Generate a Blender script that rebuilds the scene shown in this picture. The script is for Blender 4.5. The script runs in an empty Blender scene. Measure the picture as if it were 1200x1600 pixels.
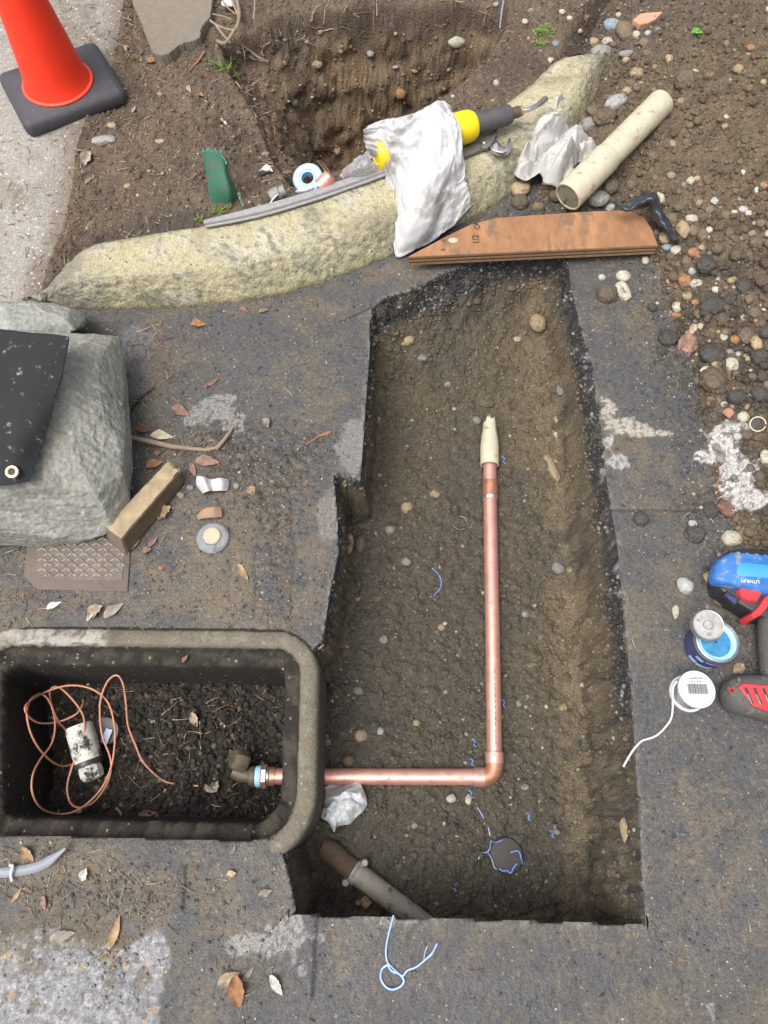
import bpy, bmesh, math, random
import numpy as np
from mathutils import Vector, Matrix
random.seed(7); rng = np.random.default_rng(7)
SC = bpy.context.scene; COL = SC.collection
# ---------------------------------------------------------------- camera, light, exposure
CAM_H = 1.20; TILT = math.radians(23.0); F = 1109.0
cam_d = bpy.data.cameras.new('camera'); cam = bpy.data.objects.new('camera', cam_d); COL.objects.link(cam)
cam.location = (0, 0, CAM_H); cam.rotation_euler = (TILT, 0, 0)
cam_d.sensor_fit = 'VERTICAL'; cam_d.sensor_height = 36.0; cam_d.sensor_width = 27.0
cam_d.lens = 36.0*F/1600.0; cam_d.clip_start = 0.02; cam_d.clip_end = 400
SC.camera = cam
W = bpy.data.worlds.new('World'); SC.world = W; W.use_nodes = True
nt = W.node_tree; bg = nt.nodes['Background']
sky = nt.nodes.new('ShaderNodeTexSky'); sky.sky_type = 'NISHITA'; sky.sun_disc = False
SUN_EL, SUN_AZ = math.radians(66), math.radians(-130)     # azimuth measured from +Y towards +X
sky.sun_elevation = SUN_EL; sky.sun_rotation = SUN_AZ; sky.dust_density = 9.0; sky.air_density = 0.8; sky.ozone_density = 0.2
hs = nt.nodes.new('ShaderNodeHueSaturation'); hs.inputs['Saturation'].default_value = 0.4   # overcast: the cloud layer takes out most of the blue
nt.links.new(sky.outputs[0], hs.inputs['Color']); nt.links.new(hs.outputs[0], bg.inputs[0]); bg.inputs[1].default_value = 0.15
sun_d = bpy.data.lights.new('sun', 'SUN'); sun_d.energy = 0.9; sun_d.angle = math.radians(45); sun_d.color = (1.0, 0.965, 0.92)
sun = bpy.data.objects.new('sun', sun_d); COL.objects.link(sun)
sdir = Vector((math.sin(SUN_AZ)*math.cos(SUN_EL), math.cos(SUN_AZ)*math.cos(SUN_EL), math.sin(SUN_EL)))
sun.rotation_euler = sdir.to_track_quat('Z', 'Y').to_euler(); sun.location = sdir*20
vs = SC.view_settings; vs.view_transform = 'Standard'; vs.look = 'None'; vs.exposure = 0.4; vs.gamma = 1.0
vs.use_curve_mapping = False
# ---------------------------------------------------------------- helpers
def L(r, g, b):
    f = lambda c: (c/255/12.92) if c/255 <= .04045 else ((c/255+.055)/1.055)**2.4
    return (f(r), f(g), f(b))
CT, ST = math.cos(TILT), math.sin(TILT)
def P(u, v, z=0.0):
    a = (u-600)/F; b = (800-v)/F
    d = (a, b*CT+ST, b*ST-CT)
    t = (z-CAM_H)/d[2]
    return Vector((d[0]*t, d[1]*t, z))
def mpp(v, z=0.0, u=600):                      # metres covered by one photo pixel at that spot
    b = (800-v)/F
    return (CAM_H-z)/(CT-b*ST)/F
def hsh(ix, iy, s):
    h = ix.astype(np.uint32)*np.uint32(374761393)+iy.astype(np.uint32)*np.uint32(668265263)+np.uint32((s*974634777) & 0xffffffff)
    h = (h ^ (h >> np.uint32(13)))*np.uint32(1274126177)
    return h ^ (h >> np.uint32(16))
_ang = np.linspace(0, 2*math.pi, 257)[:256]; _GC = np.cos(_ang).astype(np.float32); _GS = np.sin(_ang).astype(np.float32)
def perlin(x, y, seed=0):
    x = np.asarray(x, float); y = np.asarray(y, float)
    xi = np.floor(x).astype(np.int32); yi = np.floor(y).astype(np.int32); xf = (x-xi).astype(np.float32); yf = (y-yi).astype(np.float32)
    def g(i, j, fx, fy):
        a = (hsh(xi+i, yi+j, seed) >> np.uint32(9)) & np.uint32(255)
        return _GC[a]*fx+_GS[a]*fy
    ux = xf**3*(xf*(xf*6-15)+10); uy = yf**3*(yf*(yf*6-15)+10)
    n0 = g(0, 0, xf, yf)*(1-ux)+g(1, 0, xf-1, yf)*ux
    n1 = g(0, 1, xf, yf-1)*(1-ux)+g(1, 1, xf-1, yf-1)*ux
    return (n0*(1-uy)+n1*uy)*1.5
def fbm(x, y, sc, octv=4, seed=0, gain=.5):
    r = 0; a = 1; t = 0
    for o in range(octv):
        r = r+a*perlin(x*sc+o*17.3, y*sc-o*9.1, seed+o*13); t += a; a *= gain; sc *= 2.03
    return r/t*1.4
def cells(x, y, sc, seed=0):                    # F1 distance and cell id noise
    X = x*sc; Y = y*sc; xi = np.floor(X).astype(np.int32); yi = np.floor(Y).astype(np.int32)
    best = np.full(X.shape, 9.0); bid = np.zeros(X.shape)
    for i in (-1, 0, 1):
        for j in (-1, 0, 1):
            h = hsh(xi+i, yi+j, seed).astype(np.int64); px = xi+i+(h & 0xffff)/65535.0; py = yi+j+((h >> 16) & 0xffff)/65535.0
            d = (px-X)**2+(py-Y)**2; m = d < best
            best = np.where(m, d, best); bid = np.where(m, ((h >> 5) & 1023)/1023.0, bid)
    return np.sqrt(best), bid
def smst(a, b, x):
    t = np.clip((x-a)/(b-a), 0, 1); return t*t*(3-2*t)
def seg_dist(x, y, pts, closed=False):
    best = np.full(x.shape, 1e9); n = len(pts)
    for i in range(n if closed else n-1):
        ax, ay = pts[i][0], pts[i][1]; bx, by = pts[(i+1) % n][0], pts[(i+1) % n][1]
        dx, dy = bx-ax, by-ay; t = np.clip(((x-ax)*dx+(y-ay)*dy)/(dx*dx+dy*dy+1e-12), 0, 1)
        d = (x-ax-t*dx)**2+(y-ay-t*dy)**2; best = np.minimum(best, d)
    return np.sqrt(best)
def inside(x, y, pts):
    r = np.zeros(x.shape, bool); n = len(pts); j = n-1
    for i in range(n):
        xi, yi = pts[i][0], pts[i][1]; xj, yj = pts[j][0], pts[j][1]
        if yi != yj:
            r ^= ((yi > y) != (yj > y)) & (x < (xj-xi)*(y-yi)/(yj-yi)+xi)
        j = i
    return r
def sdf(x, y, pts):                             # positive inside
    d = seg_dist(x, y, pts, True); return np.where(inside(x, y, pts), d, -d)
def px(lst, z=0.0): return [P(u, v, z) for u, v in lst]
def smooth_line(pts, n=8, closed=False):        # catmull-rom
    pts = [Vector(p) for p in pts]; out = []; m = len(pts)
    for i in range(m if closed else m-1):
        g = (lambda k: pts[k % m]) if closed else (lambda k: pts[min(max(k, 0), m-1)])
        p0, p1, p2, p3 = g(i-1), g(i), g(i+1), g(i+2)
        for k in range(n):
            t = k/n
            out.append(0.5*((2*p1)+(p2-p0)*t+(2*p0-5*p1+4*p2-p3)*t*t+(3*p1-p0-3*p2+p3)*t**3))
    if not closed: out.append(pts[-1])
    return out
# ---- objects
def fast_mesh(name, V, Fc, smooth=True):
    V = np.asarray(V, np.float32); Fc = np.asarray(Fc, np.int32); k = Fc.shape[1]
    me = bpy.data.meshes.new(name); me.vertices.add(len(V)); me.vertices.foreach_set('co', V.ravel())
    me.loops.add(Fc.size); me.loops.foreach_set('vertex_index', Fc.ravel())
    me.polygons.add(len(Fc)); me.polygons.foreach_set('loop_start', np.arange(0, Fc.size, k, dtype=np.int32))
    me.polygons.foreach_set('loop_total', np.full(len(Fc), k, np.int32))
    me.update(calc_edges=True)
    if smooth: me.polygons.foreach_set('use_smooth', np.ones(len(Fc), bool))
    return me
def set_col(me, C, name='Col'):
    a = me.color_attributes.new(name, 'FLOAT_COLOR', 'POINT')
    C = np.asarray(C, np.float32); C4 = np.ones((len(me.vertices), 4), np.float32); C4[:, :C.shape[1]] = C
    a.data.foreach_set('color', C4.ravel())
def tag(o, label=None, cat=None, group=None, kind=None):
    if label: o['label'] = label
    if cat: o['category'] = cat
    if group: o['group'] = group
    if kind: o['kind'] = kind
    return o
def link(name, me, mat=None, parent=None):
    o = bpy.data.objects.new(name, me); COL.objects.link(o)
    if mat is not None and not me.materials: me.materials.append(mat)
    if parent is not None: o.parent = parent
    return o
def thing(name, loc, label, cat, group=None):
    o = bpy.data.objects.new(name, None); COL.objects.link(o); o.location = loc; o.empty_display_size = .02
    return tag(o, label, cat, group)
def mk(name, V, Fc, mat, parent=None, smooth=True, bevel=0, solid=0, sub=0, auto=None):
    """V in world coordinates; when parented, stored relative to the parent thing"""
    if parent is not None:
        r = parent; off = Vector(parent.location)
        while r.parent is not None: r = r.parent; off += Vector(r.location)
    else:
        off = sum((Vector(v) for v in V), Vector())/len(V)
        off.z = min(v[2] for v in V)
    me = bpy.data.meshes.new(name); me.from_pydata([tuple(Vector(v)-off) for v in V], [], [tuple(f) for f in Fc])
    bm = bmesh.new(); bm.from_mesh(me); ng = [f for f in bm.faces if len(f.verts) > 8]
    if ng: bmesh.ops.triangulate(bm, faces=ng, ngon_method='EAR_CLIP')
    bmesh.ops.recalc_face_normals(bm, faces=bm.faces); bm.to_mesh(me); bm.free()
    if smooth: me.polygons.foreach_set('use_smooth', [True]*len(me.polygons))
    if auto is not None: me.set_sharp_from_angle(angle=math.radians(auto))
    o = link(name, me, mat, parent)
    if parent is None: o.location = off
    if solid: m = o.modifiers.new('solid', 'SOLIDIFY'); m.thickness = solid; m.offset = 0
    if bevel: m = o.modifiers.new('bevel', 'BEVEL'); m.width = bevel; m.segments = 2; m.limit_method = 'ANGLE'; m.angle_limit = math.radians(40)
    if sub: m = o.modifiers.new('sub', 'SUBSURF'); m.levels = sub; m.render_levels = sub
    return o
def tube_vf(pts, rad, n=12, cap=True, squash=1.0):
    pts = [Vector(p) for p in pts]; m = len(pts)
    if not hasattr(rad, '__len__'): rad = [rad]*m
    V = []; Fc = []; up = None
    for i in range(m):
        t = (pts[min(i+1, m-1)]-pts[max(i-1, 0)]).normalized()
        if up is None:
            up = Vector((0, 0, 1)) if abs(t.z) < .9 else Vector((1, 0, 0))
        s = t.cross(up).normalized(); up = s.cross(t).normalized()
        for k in range(n):
            a = 2*math.pi*k/n
            V.append(pts[i]+s*math.cos(a)*rad[i]+up*math.sin(a)*rad[i]*squash)
    for i in range(m-1):
        for k in range(n):
            Fc.append((i*n+k, i*n+(k+1) % n, (i+1)*n+(k+1) % n, (i+1)*n+k))
    if cap: Fc.append(tuple(range(n))[::-1]); Fc.append(tuple((m-1)*n+k for k in range(n)))
    return V, Fc
def tube(name, pts, rad, mat, parent=None, n=12, cap=True, auto=40, squash=1.0):
    V, Fc = tube_vf(pts, rad, n, cap, squash); return mk(name, V, Fc, mat, parent, auto=auto)
def lathe(name, prof, mat, parent, origin, axis=(0, 0, 1), n=32, auto=35, ref=(1, 0, 0), xs=1.0):
    """prof: (radius, height) pairs along the axis"""
    ax = Vector(axis).normalized(); r = Vector(ref) if abs(ax.dot(Vector(ref))) < .95 else Vector((0, 1, 0)); r = (r-ax*r.dot(ax)).normalized(); s = ax.cross(r); o = Vector(origin)
    V = []; Fc = []
    for (q, h) in prof:
        for k in range(n):
            a = 2*math.pi*k/n; V.append(o+ax*h+(r*math.cos(a)*xs+s*math.sin(a))*max(q, 1e-5))
    for i in range(len(prof)-1):
        for k in range(n): Fc.append((i*n+k, i*n+(k+1) % n, (i+1)*n+(k+1) % n, (i+1)*n+k))
    if prof[0][0] > 1e-4 and prof[0] != prof[-1]: Fc.append(tuple(range(n))[::-1])
    if prof[-1][0] > 1e-4 and prof[0] != prof[-1]: Fc.append(tuple((len(prof)-1)*n+k for k in range(n)))
    return mk(name, V, Fc, mat, parent, auto=auto)
def loft(name, poly, levels, mat, parent=None, auto=35, sm=0, frame=None, bevel=0):
    """poly: world xy points; levels: (z, inset). Closed solid."""
    pts = [Vector((p[0], p[1], 0)) for p in poly]
    if sm: pts = smooth_line(pts, sm, True)
    n = len(pts); ar = sum(pts[i].x*pts[(i+1) % n].y-pts[(i+1) % n].x*pts[i].y for i in range(n))
    if ar < 0: pts.reverse()
    nr = []
    for i in range(n):
        a = (pts[i]-pts[i-1]); b = (pts[(i+1) % n]-pts[i])
        na = Vector((-a.y, a.x, 0)).normalized(); nb = Vector((-b.y, b.x, 0)).normalized(); m = (na+nb)
        m = m.normalized()/max(.5, m.normalized().dot(na)) if m.length > 1e-6 else na
        nr.append(m)
    V = []; Fc = []
    for (z, ins) in levels:
        for i in range(n):
            q = pts[i]+nr[i]*ins; q.z = z if frame is None else 0
            if frame is not None: q = Vector((q.x, q.y, frame(q.x, q.y)+z))
            V.append(q)
    for k in range(len(levels)-1):
        for i in range(n): Fc.append((k*n+i, k*n+(i+1) % n, (k+1)*n+(i+1) % n, (k+1)*n+i))
    Fc.append(tuple(range(n))[::-1]); Fc.append(tuple((len(levels)-1)*n+i for i in range(n)))
    return mk(name, V, Fc, mat, parent, auto=auto, bevel=bevel)
def ico(sub):
    bm = bmesh.new(); bmesh.ops.create_icosphere(bm, subdivisions=sub, radius=1)
    V = np.array([v.co[:] for v in bm.verts]); Fc = np.array([[v.index for v in f.verts] for f in bm.faces]); bm.free()
    return V, Fc
def perlin3(p, seed=0):
    return (perlin(p[:, 0]+p[:, 2]*.7, p[:, 1]-p[:, 2]*.4, seed)+perlin(p[:, 1]+3.1, p[:, 2]+p[:, 0]*.3, seed+5)+perlin(p[:, 2]-7.7, p[:, 0]+p[:, 1]*.35, seed+9))/2
def rock_mesh(name, pts, sub=5, soft=10, amp=.004, sc=18, seed=1, fine=.0012, centre=None, cuts=0):
    """rock whose facets follow the hull of pts (world)"""
    bm = bmesh.new()
    for p in pts: bm.verts.new(p)
    bmesh.ops.convex_hull(bm, input=bm.verts); bm.normal_update()
    c = Vector(centre) if centre else sum((Vector(p) for p in pts), Vector())/len(pts)
    N = []; D = []
    for f in bm.faces:
        nn = f.normal.copy(); d = (f.calc_center_median()-c).dot(nn)
        if d < 0: nn = -nn; d = -d
        if f.calc_area() > 1e-7: N.append(nn[:]); D.append(max(d, 1e-4))
    bm.free(); N = np.array(N); D = np.array(D)
    V, Fc = ico(sub)
    k = V@N.T; k = np.where(k > .02, k/D, 0); q = (np.power(k, soft).sum(1))**(1/soft); r = 1/np.maximum(q, 1e-3)
    Q = V*r[:, None]
    if cuts:
        rc_ = np.random.default_rng(seed+77); cen = Q.mean(0)
        for i_ in range(cuts):
            dn_ = rc_.normal(0, 1, 3); dn_[2] = abs(dn_[2])*1.2; dn_ /= np.linalg.norm(dn_); pr_j = (Q-cen)@dn_; lim = np.max(pr_j)*rc_.uniform(.82, .94); ov = np.maximum(pr_j-lim, 0); Q = Q-dn_[None]*(ov*.9)[:, None]
    n1 = perlin3(Q*sc, seed)+.5*perlin3(Q*sc*2.1, seed+1)+.35*np.abs(perlin3(Q*sc*4.3, seed+2))
    n2 = perlin3(Q*sc*9, seed+4)+.6*perlin3(Q*sc*19, seed+6)
    Q = Q+V*(amp*n1+fine*n2)[:, None]+np.array(c[:])
    return Q, Fc
# ---- materials
def M(name, build):
    m = bpy.data.materials.new(name); m.use_nodes = True; n = m.node_tree.nodes; l = m.node_tree.links
    b = n['Principled BSDF']; build(m, n, l, b); return m
def node(n, t, **k):
    x = n.new(t)
    for a, v in k.items():
        if a.startswith('i_'):
            x.inputs[a[2:].replace('_', ' ')].default_value = v
        else: setattr(x, a, v)
    return x
def plain(name, col, rough=.6, metal=0, nscale=60, var=.25, bump=.2, bdist=.001, dirt=None, dirtcol=(.05, .04, .03), dscale=25, spec=.5, coat=0, stretch=None, alpha=None, trans=None):
    def bld(m, n, l, b):
        tc = node(n, 'ShaderNodeTexCoord'); src = tc.outputs['Object']
        if stretch:
            mp = node(n, 'ShaderNodeMapping'); mp.inputs['Scale'].default_value = stretch; l.new(src, mp.inputs[0]); src = mp.outputs[0]
        no = node(n, 'ShaderNodeTexNoise', i_Scale=nscale, i_Detail=6.0, i_Roughness=.65); l.new(src, no.inputs['Vector'])
        mr = node(n, 'ShaderNodeMapRange'); mr.inputs[1].default_value = .25; mr.inputs[2].default_value = .75; mr.inputs[3].default_value = 1-var; mr.inputs[4].default_value = 1+var
        l.new(no.outputs[0], mr.inputs[0])
        mx = node(n, 'ShaderNodeVectorMath', operation='SCALE'); mx.inputs[0].default_value = col; l.new(mr.outputs[0], mx.inputs['Scale'])
        out = mx.outputs[0]
        if dirt is not None:
            dn = node(n, 'ShaderNodeTexNoise', i_Scale=dscale, i_Detail=8.0, i_Roughness=.72); l.new(src, dn.inputs['Vector'])
            dr = node(n, 'ShaderNodeMapRange'); dr.inputs[1].default_value = dirt; dr.inputs[2].default_value = dirt+.08; l.new(dn.outputs[0], dr.inputs[0])
            mm = node(n, 'ShaderNodeMix', data_type='RGBA'); l.new(dr.outputs[0], mm.inputs[0]); l.new(out, mm.inputs[6]); mm.inputs[7].default_value = (*dirtcol, 1); out = mm.outputs[2]
            if metal:
                m2 = node(n, 'ShaderNodeMapRange'); m2.inputs[3].default_value = metal; m2.inputs[4].default_value = 0; l.new(dr.outputs[0], m2.inputs[0]); l.new(m2.outputs[0], b.inputs['Metallic'])
        l.new(out, b.inputs['Base Color'])
        b.inputs['Roughness'].default_value = rough
        rr = node(n, 'ShaderNodeMapRange'); rr.inputs[1].default_value = .3; rr.inputs[2].default_value = .7; rr.inputs[3].default_value = max(.03, rough-.1); rr.inputs[4].default_value = min(1, rough+.12)
        l.new(no.outputs[0], rr.inputs[0]); l.new(rr.outputs[0], b.inputs['Roughness'])
        if not (dirt is not None and metal): b.inputs['Metallic'].default_value = metal
        b.inputs['Specular IOR Level'].default_value = spec
        b.inputs['Coat Weight'].default_value = coat
        if trans: b.inputs['Transmission Weight'].default_value = trans
        if alpha: b.inputs['Alpha'].default_value = alpha
        if bump:
            bp = node(n, 'ShaderNodeBump', i_Strength=bump, i_Distance=bdist); l.new(no.outputs[0], bp.inputs['Height']); l.new(bp.outputs[0], b.inputs['Normal'])
    return M(name, bld)
def earth(name, rough=.9, fs=420, fv=.5, bump=.6, bdist=.003, speck=.0, speckcol=(.45, .42, .36), wet=0):
    """colour from the 'Col' attribute of soil type / stains, broken up by grain"""
    def bld(m, n, l, b):
        at = node(n, 'ShaderNodeAttribute', attribute_name='Col'); tc = node(n, 'ShaderNodeTexCoord'); o = tc.outputs['Object']
        no = node(n, 'ShaderNodeTexNoise', i_Scale=fs, i_Detail=5.0, i_Roughness=.7); l.new(o, no.inputs['Vector'])
        vo = node(n, 'ShaderNodeTexVoronoi', i_Scale=fs*.8); l.new(o, vo.inputs['Vector'])
        mr = node(n, 'ShaderNodeMapRange'); mr.inputs[1].default_value = .3; mr.inputs[2].default_value = .7; mr.inputs[3].default_value = 1-fv; mr.inputs[4].default_value = 1+fv
        l.new(no.outputs[0], mr.inputs[0])
        vm = node(n, 'ShaderNodeVectorMath', operation='SCALE'); l.new(at.outputs[0], vm.inputs[0]); l.new(mr.outputs[0], vm.inputs['Scale'])
        out = vm.outputs[0]
        if speck:
            sv = node(n, 'ShaderNodeTexVoronoi', i_Scale=fs*.62); l.new(o, sv.inputs['Vector'])
            sx = node(n, 'ShaderNodeSeparateColor'); l.new(sv.outputs['Color'], sx.inputs[0])
            a = node(n, 'ShaderNodeMath', operation='GREATER_THAN'); l.new(sx.outputs[0], a.inputs[0]); a.inputs[1].default_value = 1-speck
            a2 = node(n, 'ShaderNodeMath', operation='LESS_THAN'); l.new(sv.outputs['Distance'], a2.inputs[0]); a2.inputs[1].default_value = .42
            a3 = node(n, 'ShaderNodeMath', operation='MULTIPLY'); l.new(a.outputs[0], a3.inputs[0]); l.new(a2.outputs[0], a3.inputs[1])
            a4 = node(n, 'ShaderNodeMath', operation='MULTIPLY'); l.new(a3.outputs[0], a4.inputs[0]); l.new(sx.outputs[1], a4.inputs[1])
            mm = node(n, 'ShaderNodeMix', data_type='RGBA'); l.new(a4.outputs[0], mm.inputs[0]); l.new(out, mm.inputs[6]); mm.inputs[7].default_value = (*speckcol, 1); out = mm.outputs[2]
        l.new(out, b.inputs['Base Color'])
        ad = node(n, 'ShaderNodeMath', operation='SUBTRACT'); l.new(no.outputs[0], ad.inputs[0]); l.new(vo.outputs['Distance'], ad.inputs[1])
        bp = node(n, 'ShaderNodeBump', i_Strength=bump, i_Distance=bdist); l.new(ad.outputs[0], bp.inputs['Height']); l.new(bp.outputs[0], b.inputs['Normal'])
        b.inputs['Roughness'].default_value = rough; b.inputs['Specular IOR Level'].default_value = .35
        if wet:
            wn = node(n, 'ShaderNodeTexNoise', i_Scale=7.0, i_Detail=5.0); l.new(o, wn.inputs['Vector'])
            wr = node(n, 'ShaderNodeMapRange'); wr.inputs[1].default_value = .38; wr.inputs[2].default_value = .62; wr.inputs[3].default_value = rough-wet; wr.inputs[4].default_value = rough
            l.new(wn.outputs[0], wr.inputs[0]); l.new(wr.outputs[0], b.inputs['Roughness'])
    return M(name, bld)
def stone_mat(name):
    def bld(m, n, l, b):
        oi = node(n, 'ShaderNodeObjectInfo'); tc = node(n, 'ShaderNodeTexCoord')
        va = node(n, 'ShaderNodeVectorMath', operation='ADD'); l.new(tc.outputs['Object'], va.inputs[0])
        sc = node(n, 'ShaderNodeMath', operation='MULTIPLY'); l.new(oi.outputs['Random'], sc.inputs[0]); sc.inputs[1].default_value = 37; l.new(sc.outputs[0], va.inputs[1])
        no = node(n, 'ShaderNodeTexNoise', i_Scale=2.2, i_Detail=9.0, i_Roughness=.7); l.new(va.outputs[0], no.inputs['Vector'])
        n2 = node(n, 'ShaderNodeTexNoise', i_Scale=1.3, i_Detail=6.0, i_Roughness=.75); l.new(va.outputs[0], n2.inputs['Vector'])
        mr = node(n, 'ShaderNodeMapRange'); mr.inputs[1].default_value = .3; mr.inputs[2].default_value = .7; mr.inputs[3].default_value = .62; mr.inputs[4].default_value = 1.25
        l.new(no.outputs[0], mr.inputs[0])
        vm = node(n, 'ShaderNodeVectorMath', operation='SCALE'); l.new(oi.outputs['Color'], vm.inputs[0]); l.new(mr.outputs[0], vm.inputs['Scale'])
        dr = node(n, 'ShaderNodeMapRange'); dr.inputs[1].default_value = .55; dr.inputs[2].default_value = .62; dr.inputs[4].default_value = .8; l.new(n2.outputs[0], dr.inputs[0])
        mm = node(n, 'ShaderNodeMix', data_type='RGBA'); l.new(dr.outputs[0], mm.inputs[0]); l.new(vm.outputs[0], mm.inputs[6]); mm.inputs[7].default_value = (.095, .072, .048, 1)
        l.new(mm.outputs[2], b.inputs['Base Color']); b.inputs['Roughness'].default_value = .72
        bp = node(n, 'ShaderNodeBump', i_Strength=.35, i_Distance=.05); l.new(no.outputs[0], bp.inputs['Height']); l.new(bp.outputs[0], b.inputs['Normal'])
    return M(name, bld)
m_pave = earth('wet_asphalt', rough=.72, fs=330, fv=.42, bump=.55, bdist=.0016, speck=.03, speckcol=(.20, .19, .17), wet=.26)
m_soil = earth('damp_soil', rough=.92, fs=300, fv=.5, bump=.8, bdist=.003, speck=.04, speckcol=(.19, .16, .115))
m_bed = earth('dry_top_soil', rough=.93, fs=300, fv=.5, bump=.7, bdist=.003, speck=.05, speckcol=(.24, .20, .15))
m_conc = earth('old_concrete', rough=.9, fs=260, fv=.35, bump=.5, bdist=.0018, speck=.12, speckcol=(.55, .52, .46))
m_curb = earth('painted_curb', rough=.85, fs=240, fv=.28, bump=.7, bdist=.002, speck=.03, speckcol=(.12, .11, .08))
m_crumb = earth('crumbs', rough=.9, fs=380, fv=.35, bump=.5, bdist=.002)
m_stone = stone_mat('river_stone')
# ================================================================ TERRAIN
def axis_pts(lo, hi, fine, step, far=14.0):
    a = np.arange(fine[0], fine[1], step[0]); out = [a]
    b = np.arange(a[-1]+step[1], hi, step[1]); c = np.arange(a[0]-step[1], lo, -step[1])[::-1]
    arr = np.concatenate([c, a, b]); g = step[1]; l = []; x = arr[-1]
    while x < far: g *= 1.55; x += g; l.append(x)
    r = []; g = step[1]; x = arr[0]
    while x > -far: g *= 1.55; x -= g; r.append(x)
    return np.concatenate([np.array(r[::-1]), arr, np.array(l)])
GX = axis_pts(-1.22, 1.22, (-.72, .72), (.0025, .0038)); GY = axis_pts(-.42, 2.15, (-.34, 1.05), (.0025, .0038))
X, Y = np.meshgrid(GX, GY)
# ---- outlines (traced on the ground, in metres)
near_s = px([(455, 1470), (760, 1478), (1030, 1486)]); 
right_s = px([(885, 395), (893, 450), (905, 505), (925, 585), (938, 680), (950, 765), (964, 850), (974, 950), (984, 1060), (997, 1250), (1004, 1380), (1012, 1486)])
far_s = px([(578, 484), (600, 466), (640, 455), (690, 430), (730, 414), (770, 400), (800, 396), (885, 395)])
left_s = px([(446, 1480), (462, 1420), (452, 1370), (440, 1330), (450, 1250), (455, 1150), (465, 1040), (505, 1000), (515, 930), (529, 865), (527, 800), (521, 742), (545, 748), (563, 752), (571, 640), (577, 560), (582, 484)])
trench = left_s[:-1]+[P(580, 482)]+far_s[1:]+right_s[1:-1]+[P(1013, 1486), P(760, 1478), P(446, 1470)]
BEDZ = .075
bed_line = px([(-900, 455), (-200, 452), (40, 458), (110, 440), (200, 425), (300, 410), (400, 392), (500, 362), (590, 318), (680, 275), (770, 232), (850, 178), (905, 90), (945, 10), (990, -60)], .03)
bedpoly = bed_line+[Vector((2.5, 5, 0)), Vector((2.5, 20, 0)), Vector((-20, 20, 0)), Vector((-20, bed_line[0].y, 0))]
walkpoly = px([(-900, 480), (-100, 478), (14, 474), (28, 440), (55, 375), (80, 330), (100, 285), (118, 220), (150, 150), (178, 100), (198, 0), (225, -120)], .075)+[Vector((-1.6, 20, 0)), Vector((-20, 20, 0)), Vector((-20, .5, 0))]
heap_edge = px([(1260, 1010), (1200, 880), (1150, 850), (1118, 770), (1098, 660), (1088, 600), (1060, 520), (1040, 460), (1022, 415), (960, 330), (880, 335), (835, 305), (868, 262), (893, 208), (905, 150), (912, 105), (930, 60), (952, 15), (985, -70)])
heappoly = heap_edge+[Vector((1.6, 3.4, 0)), Vector((9, 4.5, 0)), Vector((9, .6, 0))]
pit_edge = px([(395, 48), (440, 22), (520, 12), (640, 4), (745, 0), (798, 8), (792, 48), (765, 90), (705, 140), (640, 192), (590, 230), (545, 255), (505, 272), (470, 292), (448, 290), (425, 240), (395, 170), (350, 110), (345, 70)], .075)
box_o = [P(-64, 977), P(500, 984), P(493, 1358), P(-72, 1344)]
def rounded(poly, rr, n=10):
    out = []; m = len(poly)
    for i in range(m):
        r = rr[i] if isinstance(rr, (list, tuple)) else rr
        p = poly[i]; a = (poly[i-1]-p).normalized(); b = (poly[(i+1) % m]-p).normalized()
        h = a.angle(b)/2; t = r/math.tan(h); c = p+(a+b).normalized()*(r/math.sin(h))
        s = p+a*t-c; e = p+b*t-c
        for k in range(n+1):
            q = s.lerp(e, k/n); q = q.normalized()*r; out.append(c+q)
    return out
box_out = rounded(box_o, [.110, .078, .105, .085], 12)
def wob(x, y, amp, sc, seed): return amp*fbm(x, y, sc, 4, seed)
dT = sdf(X, Y, trench); dTn = dT+wob(X, Y, .003, 30, 3)
dTn = np.where(np.abs(dT) < .0012, 0, dTn)
# snap vertices to the saw-cut outline
PX = X.copy(); PY = Y.copy()
near = np.abs(dT) < .0013
xs = X[near]; ys = Y[near]; bx = xs.copy(); by = ys.copy(); bd = np.full(xs.shape, 9.0)
for i in range(len(trench)):
    a, b = trench[i], trench[(i+1) % len(trench)]
    dx, dy = b.x-a.x, b.y-a.y; t = np.clip(((xs-a.x)*dx+(ys-a.y)*dy)/(dx*dx+dy*dy+1e-12), 0, 1)
    qx = a.x+t*dx; qy = a.y+t*dy; d = (qx-xs)**2+(qy-ys)**2; m = d < bd
    bx = np.where(m, qx, bx); by = np.where(m, qy, by); bd = np.where(m, d, bd)
PX[near] = bx; PY[near] = by
def prof(d, a, D1, b, D):
    d = np.maximum(d, 0)
    return -D1*np.clip(d/a, 0, 1)**.8-(D-D1)*(1-(1-np.clip((d-a)/b, 0, 1))**2)
lowf = fbm(X, Y, 9, 3, 21); midf = fbm(X, Y, 34, 4, 22)
DEP = .20
def sd_side(line, n1, s1): return np.maximum(seg_dist(X, Y, line)+wob(X, Y, n1, s1, 5)*smst(0, .02, seg_dist(X, Y, line)), 0)
zl = prof(sd_side(left_s, .007, 25)+.003*fbm(X, Y, 60, 3, 18), .004, .028, .020, DEP)
zr = prof(sd_side(right_s, .011, 20)+.004*fbm(X, Y, 60, 3, 19), .012, .060, .042, DEP-.012*smst(.05, .10, seg_dist(X, Y, right_s))*0)
zf = prof(sd_side(far_s, .014, 18), .022, .05, .16, DEP-.02)
zn = prof(sd_side(near_s, .004, 25), .003, .05, .012, DEP)
zt = np.maximum(np.maximum(zl, zr), np.maximum(zf, zn))
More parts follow.
